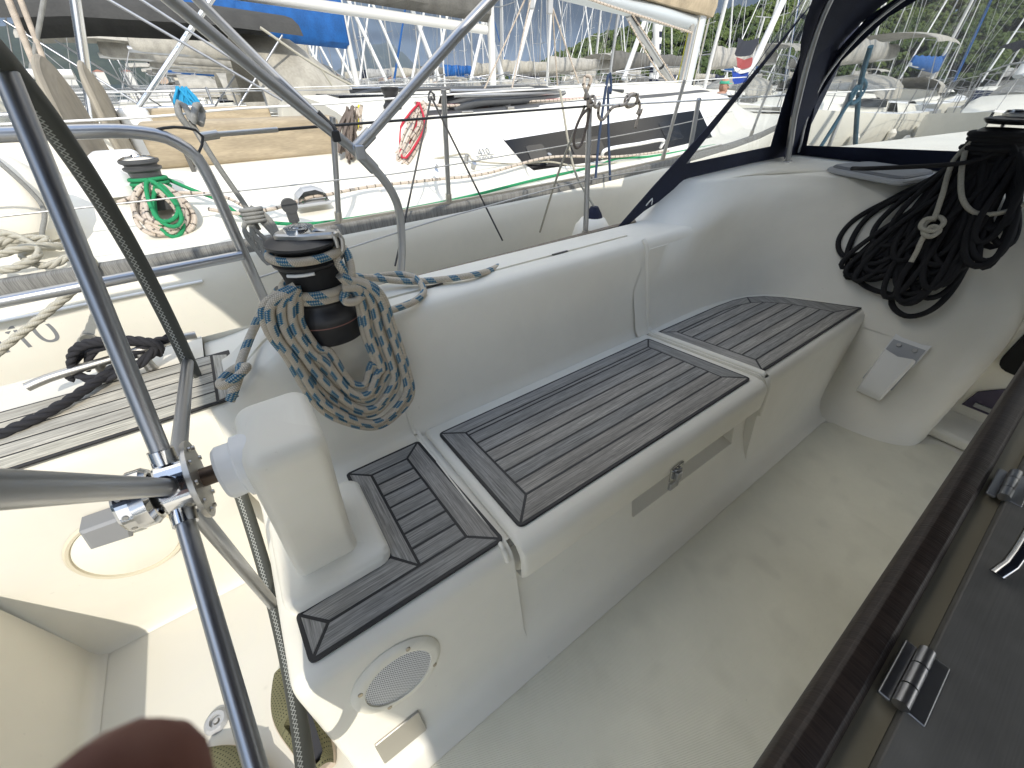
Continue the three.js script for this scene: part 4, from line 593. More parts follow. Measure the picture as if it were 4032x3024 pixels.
  for (const [x0, x1, a, b] of [[1.93, 2.1, .06, .2], [2.36, 2.72, .05, .2], [3.62, 3.95, .04, .24]]) add('opening_port', onCab(sheet(roundOutline([[x0, a], [x1, a], [x1, b], [x0, b]], .03),   .004, .0015), .011), mat([.004, .004, .005], { roughness: .05 }), win);
  add('name_lettering', [(() => { const g = new TextGeometry('410', { font, size: .042, depth: .002, curveSegments: 4 }); g.translate(1.535, .185, .003); return onCab(g); })(), (() => { const g = new TextGeometry('DUFOUR', { font, size: .019, depth: .002, curveSegments: 3 }); g.scale(1.25, 1, 1); g.translate(1.51, .15, .003); return onCab(g); })(), onCab(box(1.585, .179, .003, .15, .0035, .002))], mat([.2, .22, .24], { roughness: .5 }));
  add('hull_number', (() => { const g = new TextGeometry('410', { font, size: .088, depth: .003, curveSegments: 5 }); g.applyMatrix4(frame([-.865, .487, -1.992], [1, .02, 0], [0, 1, .012], [0, 0, 1])); return g; })(), mat([.2, .21, .22], { roughness: .5 }));
  add('exhaust_outlet', bar([-.61, .476, -2.02], [-.606, .474, -1.972], .022, 18), M.steel);
  // stanchions and lifelines
  for (const [x, dx, dz] of [[.42, .075, .05], [1.007, -.008, .07], [2.9, -.02, .06], [4.7, -.02, .04], [-1.3, .05, .05]]) { const y = yt(x), z = zt(x) - .035; const s = add('stanchion', bar([x, y + .02, z], [x + dx, y + (x < .5 && x > 0 ? .45 : .525), z + dz], .0125, 12), M.steel); add('socket', bar([x, y + .02, z], [x + dx * .12, y + .085, z + dz * .12], .0165, 12), M.satin, s); }
  add('lifeline', tube([[-2.5, 1.14, -1.98], [-.35, 1.157, -1.96], [.15, 1.178, -1.96], [.49, 1.186, -1.96], [1.0, 1.209, -1.965], [2.88, 1.26, -2.15], [4.68, 1.3, -2.65]], .0036, { rad: 6, step: .1 }), M.white); add('lifeline', tube([[-2.5, .92, -1.99], [-.58, .921, -1.965], [.46, .917, -1.975], [1.0, .926, -1.985], [2.88, .985, -2.2], [4.68, 1.02, -2.7]], .003, { rad: 6, step: .1 }), M.wire);
  // far side guard rail
  add('lifeline', tube([[-2.5, 1.15, -6.1], [.5, 1.2, -6.12], [4, 1.28, -5.6]], .0036, { rad: 6, step: .3 }), M.white); add('lifeline', tube([[-2.5, .93, -6.1], [.5, .95, -6.12], [4, 1.0, -5.6]], .003, { rad: 6, step: .3 }), M.white); for (const x of [-1.4, .3, 2.0, 3.7]) add('stanchion', bar([x, .7, -6.08], [x, 1.22, -6.12], .0125, 8), M.steel);
  // cockpit: seat backs with tan cover, wheels under covers, pods
  add('backrest_cover', [box(.265, 1.0, -2.93, .95, .2, .16, .03, 3)], M.tan); add('backrest_cover', box(.2, .99, -5.17, 1.0, .18, .14, .03, 3), M.tan);
  const wheelCover = (x, y, z, R) => { const g = lathe([[0, .05], [R * .5, .045], [R * .85, .03], [R * .98, .014], [R, 0], [R * .98, -.014], [R * .8, -.03], [0, -.04]], 40, 60); g.rotateZ(Math.PI / 2); const p = g.attributes.position; for (let i = 0; i < p.count; i++) { const yy = p.getY(i), zz = p.getZ(i); p.setX(i, p.getX(i) + .012 * Math.sin(zz * 23) * (.5 - yy)); if (yy < 0) p.setY(i, yy * 1.15); } g.computeVertexNormals(); g.translate(x, y, z); return g; };
  const coverM = mat([.42, .37, .29], { map: T.fab, bumpMap: T.weave, bumpScale: .0005, roughness: .9 });
  add('wheel_cover', wheelCover(-.46, .93, -3.2, .43), coverM); add('wheel_cover', wheelCover(-.46, .95, -4.6, .43), coverM);
  add('steering_pod', box(-.34, .9, -2.8, .19, .2, .17, .035, 3), M.white); add('steering_pod', box(-.32, .8, -4.75, .19, .6, .2, .035, 3), M.white);
  add('compass_dome', [lathe([[0, .075], [.03, .07], [.055, .045], [.064, .015], [.085, .01], [.085, -.03], [0, -.03]], 30).translate(-.36, .88, -2.62)], M.white);
  add('gate_panel', box(-.06, .93, -2.84, .02, .14, .12, .005), M.greyFab);
  // sheet winch on the coaming
  const wn = add('winch', lathe([[0, 0], [.075, 0], [.075, .05], [.06, .075], [.055, .12], [.06, .15], [.07, .158], [.072, .166], [.06, .17], [.06, .178], [.073, .186], [.073, .196], [.04, .206], [0, .206]], 36).translate(-.235, .79, -2.54), M.plasticDark); add('winch_cap', lathe([[0, .215], [.018, .215], [.02, .21], [.05, .208], [.068, .2]], 30).translate(-.235, .79, -2.54), M.chrome, wn);
  const w2 = add('winch', lathe([[0, 0], [.06, 0], [.06, .04], [.045, .06], [.045, .1], [.058, .12], [.058, .14], [0, .145]], 24).translate(1.18, 1.09, -3.1), M.black);
  // rope clutch on the deck
  const cl = add('rope_clutch', [grid([[0, 0], [.01, .035], [.045, .062], [.1, .066], [.145, .045], [.155, 0]].map(([x, y]) => [[.315 + x, .756 + y, -2.345 - .0], [.315 + x, .756 + y * 1.02, -2.35], [.315 + x, .762 + y * 1.1, -2.40], [.315 + x, .766 + y, -2.43], [.315 + x, .77, -2.435]]), 30), box(.392, .756, -2.39, .175, .014, .1, .004)], M.plasticGrey); for (const [x, y] of [[.34, .775], [.45, .775], [.45, .8], [.345, .79]]) add('screw', bar([x, y, -2.35], [x, y, -2.34], .005, 8), M.chrome, cl);
  add('stand_up_block', [lathe([[0, .012], [.032, .012], [.034, 0], [.032, -.012], [0, -.012]], 24).rotateX(Math.PI / 2).translate(.245, .815, -2.1), box(.245, .775, -2.1, .045, .06, .02, .006), bar([.245, .715, -2.1], [.245, .76, -2.1], .014, 10)], M.plasticDark);
  add('pad_eye', [tube([[1.19, .83, -2.55], [1.2, .85, -2.545], [1.21, .83, -2.55]], .004), bar([1.2, .815, -2.545], [1.2, .82, -2.54], .02, 12)], M.steel); add('fairlead', [bar([1.42, .83, -2.56], [1.42, .885, -2.54], .014, 12), bar([1.45, .8, -2.53], [1.45, .84, -2.5], .016, 12)], M.steel); add('fairlead', [bar([2.06, .79, -2.50], [2.06, .85, -2.47], .016, 12)], M.steel); add('grab_rail', tube([[2.6, .78, -2.47], [2.62, .84, -2.45], [3.0, .855, -2.46], [3.35, .86, -2.49], [3.37, .8, -2.51]], .014), M.white);
  // folded sprayhood lying on the cabin top
  const fold = add('folded_hood', [.0, .05, .1].map((d, i) => tube(Array.from({ length: 25 }, (_, k) => { const a = -Math.PI / 2 + k / 24 * Math.PI; return [1.55 + Math.cos(a) * (1.75 - d * 2.2), 1.135 + .03 * Math.cos(a) + d * .5 - (k === 0 || k === 24 ? .03 : 0), CZ - Math.sin(a) * (-1.12 + d)]; }), .026 - i * .003, { rad: 10, step: .05 })), mat([.10, .105, .11], { map: T.fab, roughness: .5 }));
  add('hood_hoop', [[0, .022], [.06, .02]].map(([d]) => tube(Array.from({ length: 25 }, (_, k) => { const a = -Math.PI / 2 + k / 24 * Math.PI; return [1.55 + Math.cos(a) * (1.72 - d), 1.185 + d * .4, CZ - Math.sin(a) * (-1.16 + d)]; }), .0125, { rad: 8, step: .05 })), M.steel, fold);
  add('hood_cover', [grid(Array.from({ length: 13 }, (_, k) => { const a = -Math.PI / 2 + k / 12 * Math.PI, c = Math.cos(a), s = -Math.sin(a); return [[1.5 + c * 1.2, 1.12, CZ + s * -.98], [1.5 + c * 1.45, 1.19, CZ + s * -1.05], [1.52 + c * 1.66, 1.2, CZ + s * -1.1]]; }), 50)], M.darkFab, fold);
  add('hatch_slide', box(1.75, 1.165, CZ, 1.5, .03, .72, .01), M.glassDark); add('hood_pivot', box(1.62, 1.085, -2.86, .09, .03, .03, .004), M.satin, fold); add('hood_pivot', box(2.0, 1.1, -2.88, .06, .03, .03, .004), M.satin, fold);
  add('cabin_top_trim', grid([1.25, 2, 3, 4, 5.2].map(x => [[x, 1.062 + yt(x) - .69, -2.845 + (zt(x) + 2) * .92], [x, 1.075 + yt(x) - .69, -2.88 + (zt(x) + 2) * .92], [x, 1.083 + yt(x) - .69, -2.98 + (zt(x) + 2) * .92]]), 50), M.plasticDark); add('rope_clutch_bank', box(1.98, 1.12, -3.02, .17, .07, .12, .008), M.plasticDark);
  add('hand_rail', tube([[2.35, 1.075, -2.9], [2.36, 1.1, -2.89], [3.4, 1.13, -2.93], [3.43, 1.1, -2.95]], .022), M.whiteMatte);
  // mast, boom, vang, sail in its bag, mainsheet
  const mastX = 5.68, ms = lathe([[.085, 0], [.085, 13.5]], 24); ms.scale(1.25, 1, .9); const mast = add('mast', [ms.translate(mastX, 1.1, CZ)], mat([.6, .63, .65], { roughness: .45, metalness: .3 })); add('mast_collar', lathe([[.13, 0], [.13, .03], [.1, .05]], 24).translate(mastX, 1.1, CZ), M.black, mast);
  for (const [dx, dz, m, r] of [[.1, .07, M.ropeWhite, .008], [-.1, .08, M.ropeWhite, .008], [-.12, .03, M.ropeSpeck, .008], [.13, .0, M.ropeRed, .007], [.12, -.04, M.ropeRed, .007], [-.1, -.05, M.yellow, .005]]) add('halyard', bar([mastX + dx, 1.14, CZ + dz], [mastX + dx * .9, 12, CZ + dz * .6], r, 6), m, mast);
  for (const s of [-1, 1]) { add('shroud', bar([mastX - .1, 1.0, CZ + s * 1.55], [mastX - .02, 13, CZ + s * .05], .006, 6), M.wire); add('shroud', bar([mastX - .3, 1.0, CZ + s * 1.5], [mastX, 7, CZ + s * .05], .005, 6), M.wire); add('spreader', bar([mastX, 6, CZ], [mastX - .25, 6.1, CZ + s * 1.1], .02, 8), M.mast); }
  add('forestay', bar([8.7, 1.0, CZ], [5.8, 13.4, CZ], .012, 6), M.wire); add('furled_genoa', lathe([[.0, .9], [.05, 1], [.07, 3], [.065, 8], [.03, 11.5], [0, 12]], 12).applyMatrix4(frame([8.7, 1.0, CZ], [1, .23, 0], [-.2275, .9738, 0], [0, 0, 1])), M.whiteMatte);
  const boom = add('boom', bar([mastX - .13, 1.835, CZ], [.75, 2.14, CZ], .078, 20), mat([.52, .56, .58], { roughness: .45, metalness: .3 }));
  add('gooseneck', [bar([mastX - .16, 1.83, CZ], [mastX - .05, 1.83, CZ], .05, 14), bar([mastX - .2, 1.79, CZ - .07], [mastX - .2, 1.79, CZ + .08], .035, 14)], M.satin, boom);
  { const rows = []; for (let i = 0; i <= 20; i++) { const k = i / 20, x = lerp(mastX + .14, .9, k), y0 = lerp(1.83, 2.13, k) + .07, h = .42 * (1 - .5 * k) + .05 * Math.sin(i * 2.1), w = .12 + .03 * Math.sin(i * 1.3); rows.push([[0, -.01], [w * .8, .0], [w, .1], [w * .85, h * .5], [w * .4, h * .9], [0, h], [-w * .4, h * .9], [-w * .85, h * .5], [-w, .1], [-w * .8, 0], [0, -.01]].map(([z, y]) => [x, y0 + y, CZ + z])); } add('sail_bag', grid(rows, 60), M.tan); }
  const vg = add('boom_vang', bar([4.4, 1.845, CZ], [5.57, 1.16, CZ], .034, 16), mat([.45, .46, .47], { metalness: .6, roughness: .35 })); add('vang_sleeve', [bar([5.1, 1.435, CZ], [5.13, 1.417, CZ], .037, 16), bar([4.42, 1.86, CZ], [4.56, 1.78, CZ], .045, 14)], M.black, vg); add('vang_line', [tube([[4.36, 1.79, CZ + .05], [4.95, 1.4, CZ + .06], [5.55, 1.13, CZ + .06]], .008), tube([[4.4, 1.85, CZ + .05], [4.95, 1.53, CZ + .06], [5.57, 1.17, CZ + .05]], .008)], M.ropeSpeck, vg);
  add('mainsheet', [bar([3.72, 1.23, CZ + .05], [3.25, 1.9, CZ + .02], .0075, 6), bar([3.7, 1.2, CZ - .3], [3.3, 1.92, CZ], .0075, 6), bar([2.55, 1.2, CZ + .4], [3.05, 1.92, CZ + .02], .0075, 6), bar([2.5, 1.2, CZ], [3.02, 1.92, CZ], .0075, 6), tube([[3.1, 1.98, CZ + .09], [4, 1.88, CZ + .1], [5.45, 1.74, CZ + .1]], .011)], M.ropeSpeck); add('sheet_block', [box(3.04, 1.86, CZ + .02, .06, .12, .04, .015), box(3.27, 1.84, CZ + .02, .06, .12, .04, .015), box(3.74, 1.2, -4.0, .1, .1, .05, .015), box(3.86, 1.19, -3.98, .09, .12, .08, .01)], M.plasticGrey); add('traveller', [box(3.7, 1.16, CZ, .06, .03, 1.8, .008), tube([[3.66, 1.19, -3.3], [3.66, 1.2, -3.9], [3.66, 1.19, -4.6]], .014)], M.plasticDark);
  add('deck_line', [tube([[3.8, 1.17, -3.7], [4.6, 1.16, -3.6], [5.3, 1.15, -3.8]], .007), tube([[4.2, 1.15, -3.3], [4.9, 1.14, -3.5], [5.5, 1.16, -3.9], [5.9, 1.17, -3.8]], .008)], M.ropeSpeck);
  // ---- ropes that lie on or hang from her are things of their own
  const rope = (name, label, list, m, r = .007) => { const g = thing(name, label, 'rope'); for (const [n, pts, mm, rr2, o] of list) obj(n, tube(pts, rr2 || r, { rad: 8, step: .015, ...o }), mm || m, g); return g; };
  const dy = .012;
  rope('green_sheet', 'bright green rope led forward along the white side deck', [['line', [[-.18, .9, -2.6], [-.1, .86, -2.5], [-.01, .81, -2.44], [.06, .745, -2.36], [.154, .725, -2.25], [.292, .722, -2.13], [.453, .722, -2.1], [.739, .72, -2.115], [1.192, .722, -2.175], [1.748, .735, -2.28], [2.45, .745, -2.4], [2.75, .77, -2.44], [3.2, .76, -2.42], [4.2, .77, -2.5]], M.ropeGreen, .0085]], M.ropeGreen);
  rope('speckled_sheet', 'cream rope with dark flecks running through the grey clutch', [['line', [[-.06, .78, -2.42], [.05, .762, -2.34], [.203, .765, -2.33], [.32, .775, -2.37], [.4, .785, -2.385], [.46, .785, -2.385], [.73, .79, -2.43], [1.114, .787, -2.42], [1.48, .785, -2.42], [2.06, .83, -2.46], [2.7, .79, -2.42], [3.4, .78, -2.44]], M.ropeSpeck, .009], ['tail', [[-.2, .86, -2.48], [.0, .83, -2.44], [.1, .77, -2.36]], M.ropeSpeck, .008]], M.ropeSpeck);
  rope('cream_line', 'thin cream line led over two small fairleads below the lettering', [['line', [[1.2, .87, -2.6], [1.42, .888, -2.55], [1.46, .85, -2.51], [1.75, .81, -2.5], [2.06, .8, -2.47], [2.3, .76, -2.41], [2.7, .755, -2.4]], M.ropeWhite, .006]], M.ropeWhite);
  { // coil of cream and green rope on her winch
    const g = thing('winch_coil', 'tangled coil of speckled cream and green rope hanging on the grey winch', 'rope'); const c = [-.235, 0, -2.54];
    const lp = (y0, y1, cx, w, z, s, lean) => Array.from({ length: 17 }, (_, i) => { const a = i / 16 * 6.283 + s, k = (1 - Math.cos(a)) / 2; return [cx + Math.sin(a) * w * (.55 + .45 * k) + lean * (1 - k), lerp(y0, y1, 1 - k), z + .1 * k - .02 + .012 * Math.sin(a * 2 + s)]; });
    for (let i = 0; i < 12; i++) obj('loop', tube(lp(rr(.70, .76), rr(.86, .9), c[0] + rr(-.04, .02), rr(.075, .125), rr(-2.47, -2.42), rr(0, .3), rr(-.01, .03)), .0085, { rad: 8 }), M.ropeSpeck, g); for (let i = 0; i < 4; i++) obj('loop', tube(lp(rr(.70, .78), rr(.88, .92), c[0] + rr(.0, .03), rr(.03, .07), rr(-2.44, -2.41), rr(0, .3), rr(-.02, .04)), .0085, { rad: 8 }), M.ropeGreen, g);
    for (const [y, m] of [[.875, M.ropeGreen], [.892, M.ropeGreen], [.91, M.ropeGreen], [.86, M.ropeSpeck]]) obj('turn', tube(Array.from({ length: 17 }, (_, k) => { const a = k / 16 * 6.283; return [c[0] + Math.cos(a) * .066, y + .004 * Math.sin(a), c[2] + Math.sin(a) * .066]; }), .0085, { rad: 8 }), m, g); obj('end', tube([[-.29, .86, -2.49], [-.33, .85, -2.47], [-.37, .84, -2.47]], .0085), M.ropeSpeck, g);
  }
  const hank = (name, label, top, bot, n, w, m, extra) => { const g = thing(name, label, 'rope', [0, 0, 0], 0, 'rope hanks hung at the cabin end'); for (let i = 0; i < n; i++) { const a = V(...top).add(V(rr(-w, w) * .5, rr(-.01, .02), rr(-w, w) * .5)), b = V(...bot).add(V(rr(-w, w), rr(-.03, .05), rr(-w, w))), mid = a.clone().lerp(b, .5), o = V(rr(-w, w) * 1.2, 0, rr(.0, w) * 1.2); obj('strand', tube([a.toArray(), a.clone().lerp(b, .25).add(o.clone().multiplyScalar(.7)).toArray(), mid.clone().add(o).toArray(), b.toArray(), mid.clone().sub(o).toArray(), a.clone().lerp(b, .2).sub(o.clone().multiplyScalar(.6)).toArray(), a.toArray()], .0075, { rad: 6, step: .03 }), extra && i % 4 === 3 ? extra : m, g); } return g; };
  hank('rope_hank', 'brown rope hank hanging on the cabin end nearest the tan cover', [.79, 1.13, -2.72], [.70, .9, -2.72], 12, .045, M.ropeBrown); hank('rope_hank', 'cream and yellow rope hank behind the bimini joint', [.86, 1.13, -2.8], [.76, .94, -2.8], 9, .04, M.ropeSpeck, M.yellow); hank('rope_hank', 'cream and red rope hank draped over the cabin corner', [1.28, 1.14, -2.84], [.98, .86, -2.62], 10, .05, M.ropeSpeck, M.ropeRed);
  for (let i = 0; i < 3; i++) { const g = thing('halyard_tail', ['cream halyard tail crossing the cabin top into the black clutch', 'red flecked halyard tail beside the cream one', 'outer cream halyard tail nearest the cabin edge'][i], 'rope', [0, 0, 0], 0, 'halyard tails on the cabin top'); obj('line', tube([[1.26, 1.15, -2.84 - i * .03], [1.5, 1.13, -2.9 - i * .03], [1.9, 1.135, -2.98 - i * .03], [2.6, 1.14, -3.05 - i * .05], [3.4, 1.15, -3.2]], .0085, { rad: 8 }), [M.ropeSpeck, M.ropeRed, M.ropeSpeck][i], g); }
  { const g = thing('fender_lashing', 'black line in an upside-down V from the lifeline to the fender', 'rope'); obj('leg', bar([.93, 1.203, -1.955], [.565, .57, -1.77], .0045, 6), M.wireDark, g); obj('leg', bar([.93, 1.203, -1.955], [1.19, .57, -1.79], .0045, 6), M.wireDark, g); obj('hitch', tube([[.915, 1.19, -1.95], [.925, 1.22, -1.965], [.94, 1.22, -1.95], [.945, 1.19, -1.955]], .005), M.wireDark, g); }
  { const g = thing('grey_hanging_line', 'grey line with a coil hanging from the lifeline behind the pushpit corner', 'rope'); const z = -1.94;
    obj('hitch', tube([[.0, 1.13, z + .03], [-.012, 1.17, z + .03], [.002, 1.2, z + .01], [.016, 1.18, z + .03], [.012, 1.14, z + .04], [.03, 1.17, z + .04], [.05, 1.195, z + .01], [.055, 1.17, z - .01], [.035, 1.14, z + .03]], .0105), M.ropeGrey, g);
    obj('drop', tube([[.01, 1.15, z + .03], [.035, 1.02, z + .03], [.07, .88, z + .02], [.085, .78, z + .02]], .0095), M.ropeGrey, g); for (let i = 0; i < 6; i++) obj('strand', tube([[.075 + i * .006, .87 - i * .004, z + .03], [.05 + rr(-.02, .02), .8, z + .05], [.06 + rr(-.04, .05), .72, z + .05], [.09 + rr(-.02, .05), .7 - rr(0, .06), z + .06], [.13 + rr(0, .03), .73, z + .05], [.12 + rr(-.02, .02), .82, z + .04], [.085, .87, z + .03]], .008, { rad: 6 }), M.ropeGrey, g); for (let i = 0; i < 4; i++) obj('wrap', tube(Array.from({ length: 9 }, (_, k) => { const a = k / 8 * 6.283; return [.085 + Math.cos(a) * .035, .86 - i * .014 + Math.sin(a) * .006, z + .035 + Math.sin(a) * .03]; }), .0085, { rad: 6 }), M.ropeGrey, g); }
  { const g = thing('stern_line', 'thick pale three-strand mooring line heaped on the white stern deck', 'rope'); const tw = (q, R = .008) => { for (const k of [0, 2.1, 4.2]) obj('strand', (() => { const cc = new THREE.CatmullRomCurve3(P(q)), L = cc.getLength(), n = Math.ceil(L / .012), o = []; for (let i = 0; i <= n; i++) { const p = cc.getPointAt(i / n), a = i * .75 + k; o.push([p.x, p.y + Math.cos(a) * R * .75, p.z + Math.sin(a) * R * .75]); } return tube(o, R, { rad: 6, seg: n * 2 }); })(), M.ropeWhite, g); };
    tw([[-.95, .45, -1.65], [-.751, .575, -1.78], [-.616, .642, -1.84], [-.5, .70, -1.93], [-.46, .735, -2.02], [-.52, .745, -2.1], [-.6, .73, -2.08], [-.66, .76, -2.15], [-.58, .79, -2.2], [-.7, .80, -2.2], [-.76, .76, -2.12], [-.68, .745, -2.05], [-.6, .77, -2.1], [-.66, .82, -2.2], [-.78, .84, -2.25]]); tw([[-.8, .75, -2.2], [-.72, .78, -2.1], [-.62, .79, -2.12], [-.55, .76, -2.2], [-.62, .74, -2.3], [-.72, .77, -2.25], [-.8, .74, -2.12]]); }
  { const g = thing('round_fender', 'cream inflatable fender standing on the stern deck of the white yacht', 'fender', [-.66, .74, -2.42]); obj('body', lathe([[0, 0], [.08, .01], [.13, .06], [.145, .15], [.13, .23], [.08, .29], [.03, .32], [0, .325]], 30), M.fender, g); obj('eye', lathe([[.02, .31], [.03, .33], [.025, .36], [0, .36]], 16), M.ropeGrey, g); obj('lanyard', tube([[0, .35, 0], [.06, .3, .1], [.1, .15, .12], [.05, .05, .14]], .008), M.ropeGrey, g); }
  { const g = thing('hanging_fender', 'cream fender with dark blue cap squeezed between the hulls by the stanchion', 'fender', [1.77, .02, -1.69]); obj('body', lathe([[0, 0], [.08, .02], [.115, .1], [.118, .4], [.115, .5], [.1, .56], [.07, .6], [.035, .62]], 30), M.fender, g); obj('cap', lathe([[.06, .595], [.045, .63], [.022, .665], [0, .668]], 20), M.navy, g); obj('lanyard', tube([[0, .66, 0], [-.05, .85, -.15], [-.06, 1.2, -.3]], .006), M.ropeWhite, g); }
  { const g = thing('navy_fender_line', 'dark blue line looped over the lifeline by the sprayhood', 'rope'); obj('line', tube([[2.05, .76, -1.98], [2.08, 1.0, -2.02], [2.12, 1.24, -2.05], [2.145, 1.3, -2.06], [2.16, 1.24, -2.05], [2.15, 1.2, -2.04], [2.13, 1.22, -2.04], [2.16, 1.0, -2.02], [2.17, .74, -1.96]], .008), M.ropeNavy, g); }
}
// ---------------------------------------------------------------- marina: water, shore, boats
const WL = -.65;
{ const b = tex(512, 512, (u, v) => .5 * pn(u, v, 8, 14, 60) + .3 * pn(u, v, 23, 31, 61) + .2 * pn(u, v, 60, 70, 62), false, [1 / 4, 1 / 4]); const g = new THREE.PlaneGeometry(16000, 16000); g.rotateX(-Math.PI / 2); const u = g.attributes.uv, p = g.attributes.position; for (let i = 0; i < u.count; i++) u.setXY(i, p.getX(i), p.getZ(i)); g.translate(0, WL, 0); struct('water', g, mat([.012, .035, .04], { bumpMap: b, bumpScale: .12, roughness: .08 })); }
const dir = (az, d) => [d * Math.cos(az * Math.PI / 180), -d * Math.sin(az * Math.PI / 180)];
function ridge(name, prof, dist, depth, m, rough, zig) { // profile: [azimuth, elevation in degrees] as seen from the marina
  const rows = [], n = 220, a0 = prof[0][0], a1 = prof[prof.length - 1][0];
  const el = a => { for (let i = 0; i < prof.length - 1; i++) { const [p, e] = prof[i], [q, f] = prof[i + 1]; if ((a - p) * (a - q) <= 0) { const t = (a - p) / (q - p); return lerp(e, f, t * t * (3 - 2 * t)); } } return 0; };
  for (let j = 0; j <= 24; j++) { const k = j / 24, r = []; for (let i = 0; i <= n; i++) { const a = lerp(a0, a1, i / n), d = dist + depth * k, h = Math.tan(el(a) * Math.PI / 180) * (dist + depth * .75), f = Math.sin(Math.min(k / .75, 1) * Math.PI / 2) * (k > .75 ? 1 - (k - .75) * 1.6 : 1); const [x, z] = dir(a, d); const nz = (fbm(x * zig, z * zig, 2, 5) - .5) * 2; r.push([x, WL - 1 + Math.max(0, h * f * (1 + rough * nz * (1 - .6 * k)) + 1), z]); } rows.push(r); }
  return struct(name, grid(rows, 0), m);
}
const forest = tex(512, 512, (u, v) => { const n = pn(u, v, 60, 60, 70) * .5 + pn(u, v, 140, 140, 71) * .5, p = pn(u, v, 7, 7, 72), rock = smooth(.66, .8, pn(u, v, 9, 12, 73)) * .5; const b = .18 + .12 * n; return [lerp(b * .8, .5, rock * p), lerp(b, .47, rock * p), lerp(b * .62, .4, rock * p)]; }, true, [1 / 420, 1 / 420]);
ridge('coastal_ridge', [[118, 2.6], [108, 3.2], [99.4, 3.4], [97.7, 3.8], [93.2, 3.75], [89.6, 3.7], [86.5, 2.7], [81.6, 2.2], [78, 1.4], [74, .7], [66, .35], [60, .3], [50, .2]], 1500, 900, mat([.6, .6, .6], { map: forest, roughness: 1 }), .1, .006);
ridge('far_mountain', [[80, .3], [75.9, .7], [73.2, 1.5], [72.2, 2.1], [71.6, 2.8], [70.6, 3.3], [69.6, 3.36], [68.7, 3.5], [68.1, 3.34], [67.5, 2.8], [65.8, 1.7], [63.9, .8], [61, .4]], 4600, 1600, mat([.6, .6, .6], { map: forest, roughness: 1 }), .03, .002);
// pine hill: ground and a close wood
{
  const hp = [[66, 0], [60.5, .35], [58, .6], [54.3, .75], [51.1, 1.2], [48.1, 2.4], [45.2, 3.3], [41.4, 4.0], [38.1, 3.9], [34.1, 4.4], [31.7, 4.9], [28.3, 5.4], [20, 5.2], [11, 5.0], [0, 5.2], [-12, 4.6]];
  ridge('pine_hill', hp, 165, 60, mat([.06, .06, .03], { roughness: 1 }), .05, .05);
  const el = a => { for (let i = 0; i < hp.length - 1; i++) { const [p, e] = hp[i], [q, f] = hp[i + 1]; if ((a - p) * (a - q) <= 0) return lerp(e, f, (a - p) / (q - p)); } return 0; };
  // one pine crown: rounded umbrella built from many small needle tufts
  const tuft = []; for (let i = 0; i < 90; i++) { const a = rr(0, 6.283), c = Math.sqrt(rnd()), y = .55 * Math.sqrt(Math.max(0, 1 - c * c)) * rr(.55, 1.05) - .12 + .08 * Math.sin(a * 3), x = Math.cos(a) * c, z = Math.sin(a) * c; const g = new THREE.IcosahedronGeometry(rr(.13, .22), 0); g.scale(1, .7, 1); g.rotateY(rr(0, 6)); g.rotateX(rr(-.5, .5)); g.translate(x, y, z); g.deleteAttribute('uv'); tuft.push(g); }
  const crown = mergeGeometries(tuft), N = 2300, im = new THREE.InstancedMesh(crown, mat([1, 1, 1], { roughness: .95 }), N); im.name = numbered('pine_wood'); im.userData = { kind: 'stuff', label: 'dense green umbrella pine wood covering the hill behind the masts', category: 'pine wood' }; im.castShadow = im.receiveShadow = true;
  const m4 = new THREE.Matrix4(), q = new THREE.Quaternion(), col = new THREE.Color(); let n = 0; while (n < N) { const a = rr(-10, 60), e = el(a); if (e < .3 && rnd() > .12) continue; const k = Math.pow(rnd(), .8), d = 163 + 50 * k, h = Math.tan(e * Math.PI / 180) * 210 * Math.sin(Math.min(k / .75, 1) * Math.PI / 2), [x, z] = dir(a, d), s = rr(1.6, 3.4); m4.compose(V(x, WL + h + s * .75 + rr(-.3, .7), z), q.setFromEuler(new THREE.Euler(rr(-.12, .12), rr(0, 6.3), rr(-.12, .12))), V(s, s * rr(.9, 1.5), s)); im.setMatrixAt(n, m4); const w = rnd(); col.setRGB(lerp(.035, .085, w), lerp(.06, .115, w), lerp(.014, .022, w)); im.setColorAt(n, col); n++; }
  scene.add(im);
  // two free-standing pines at the foot of the hill
  for (const [az, d, s, lab] of [[58.7, 150, 2.3, 'round green pine standing alone behind the grey boom vang'], [55.8, 152, 1.5, 'small green pine at the low end of the hill']]) { const [x, z] = dir(az, d), t = thing('pine_tree', lab, 'tree', [x, WL + .6, z]); obj('trunk', [bar([0, 0, 0], [.1, s * 1.5, 0], .22, 8, .12), bar([.08, s, 0], [.7, s * 1.7, .3], .1, 6, .05), bar([.08, s * .9, 0], [-.6, s * 1.6, -.3], .1, 6, .05)], mat([.12, .08, .06], { roughness: .9 }), t); const cr = obj('crown', strip(crown.clone()), mat([.06, .09, .02], { roughness: .95 }), t); cr.position.set(0, s * 1.7, 0); cr.scale.set(s, s * 1.5, s); }
}
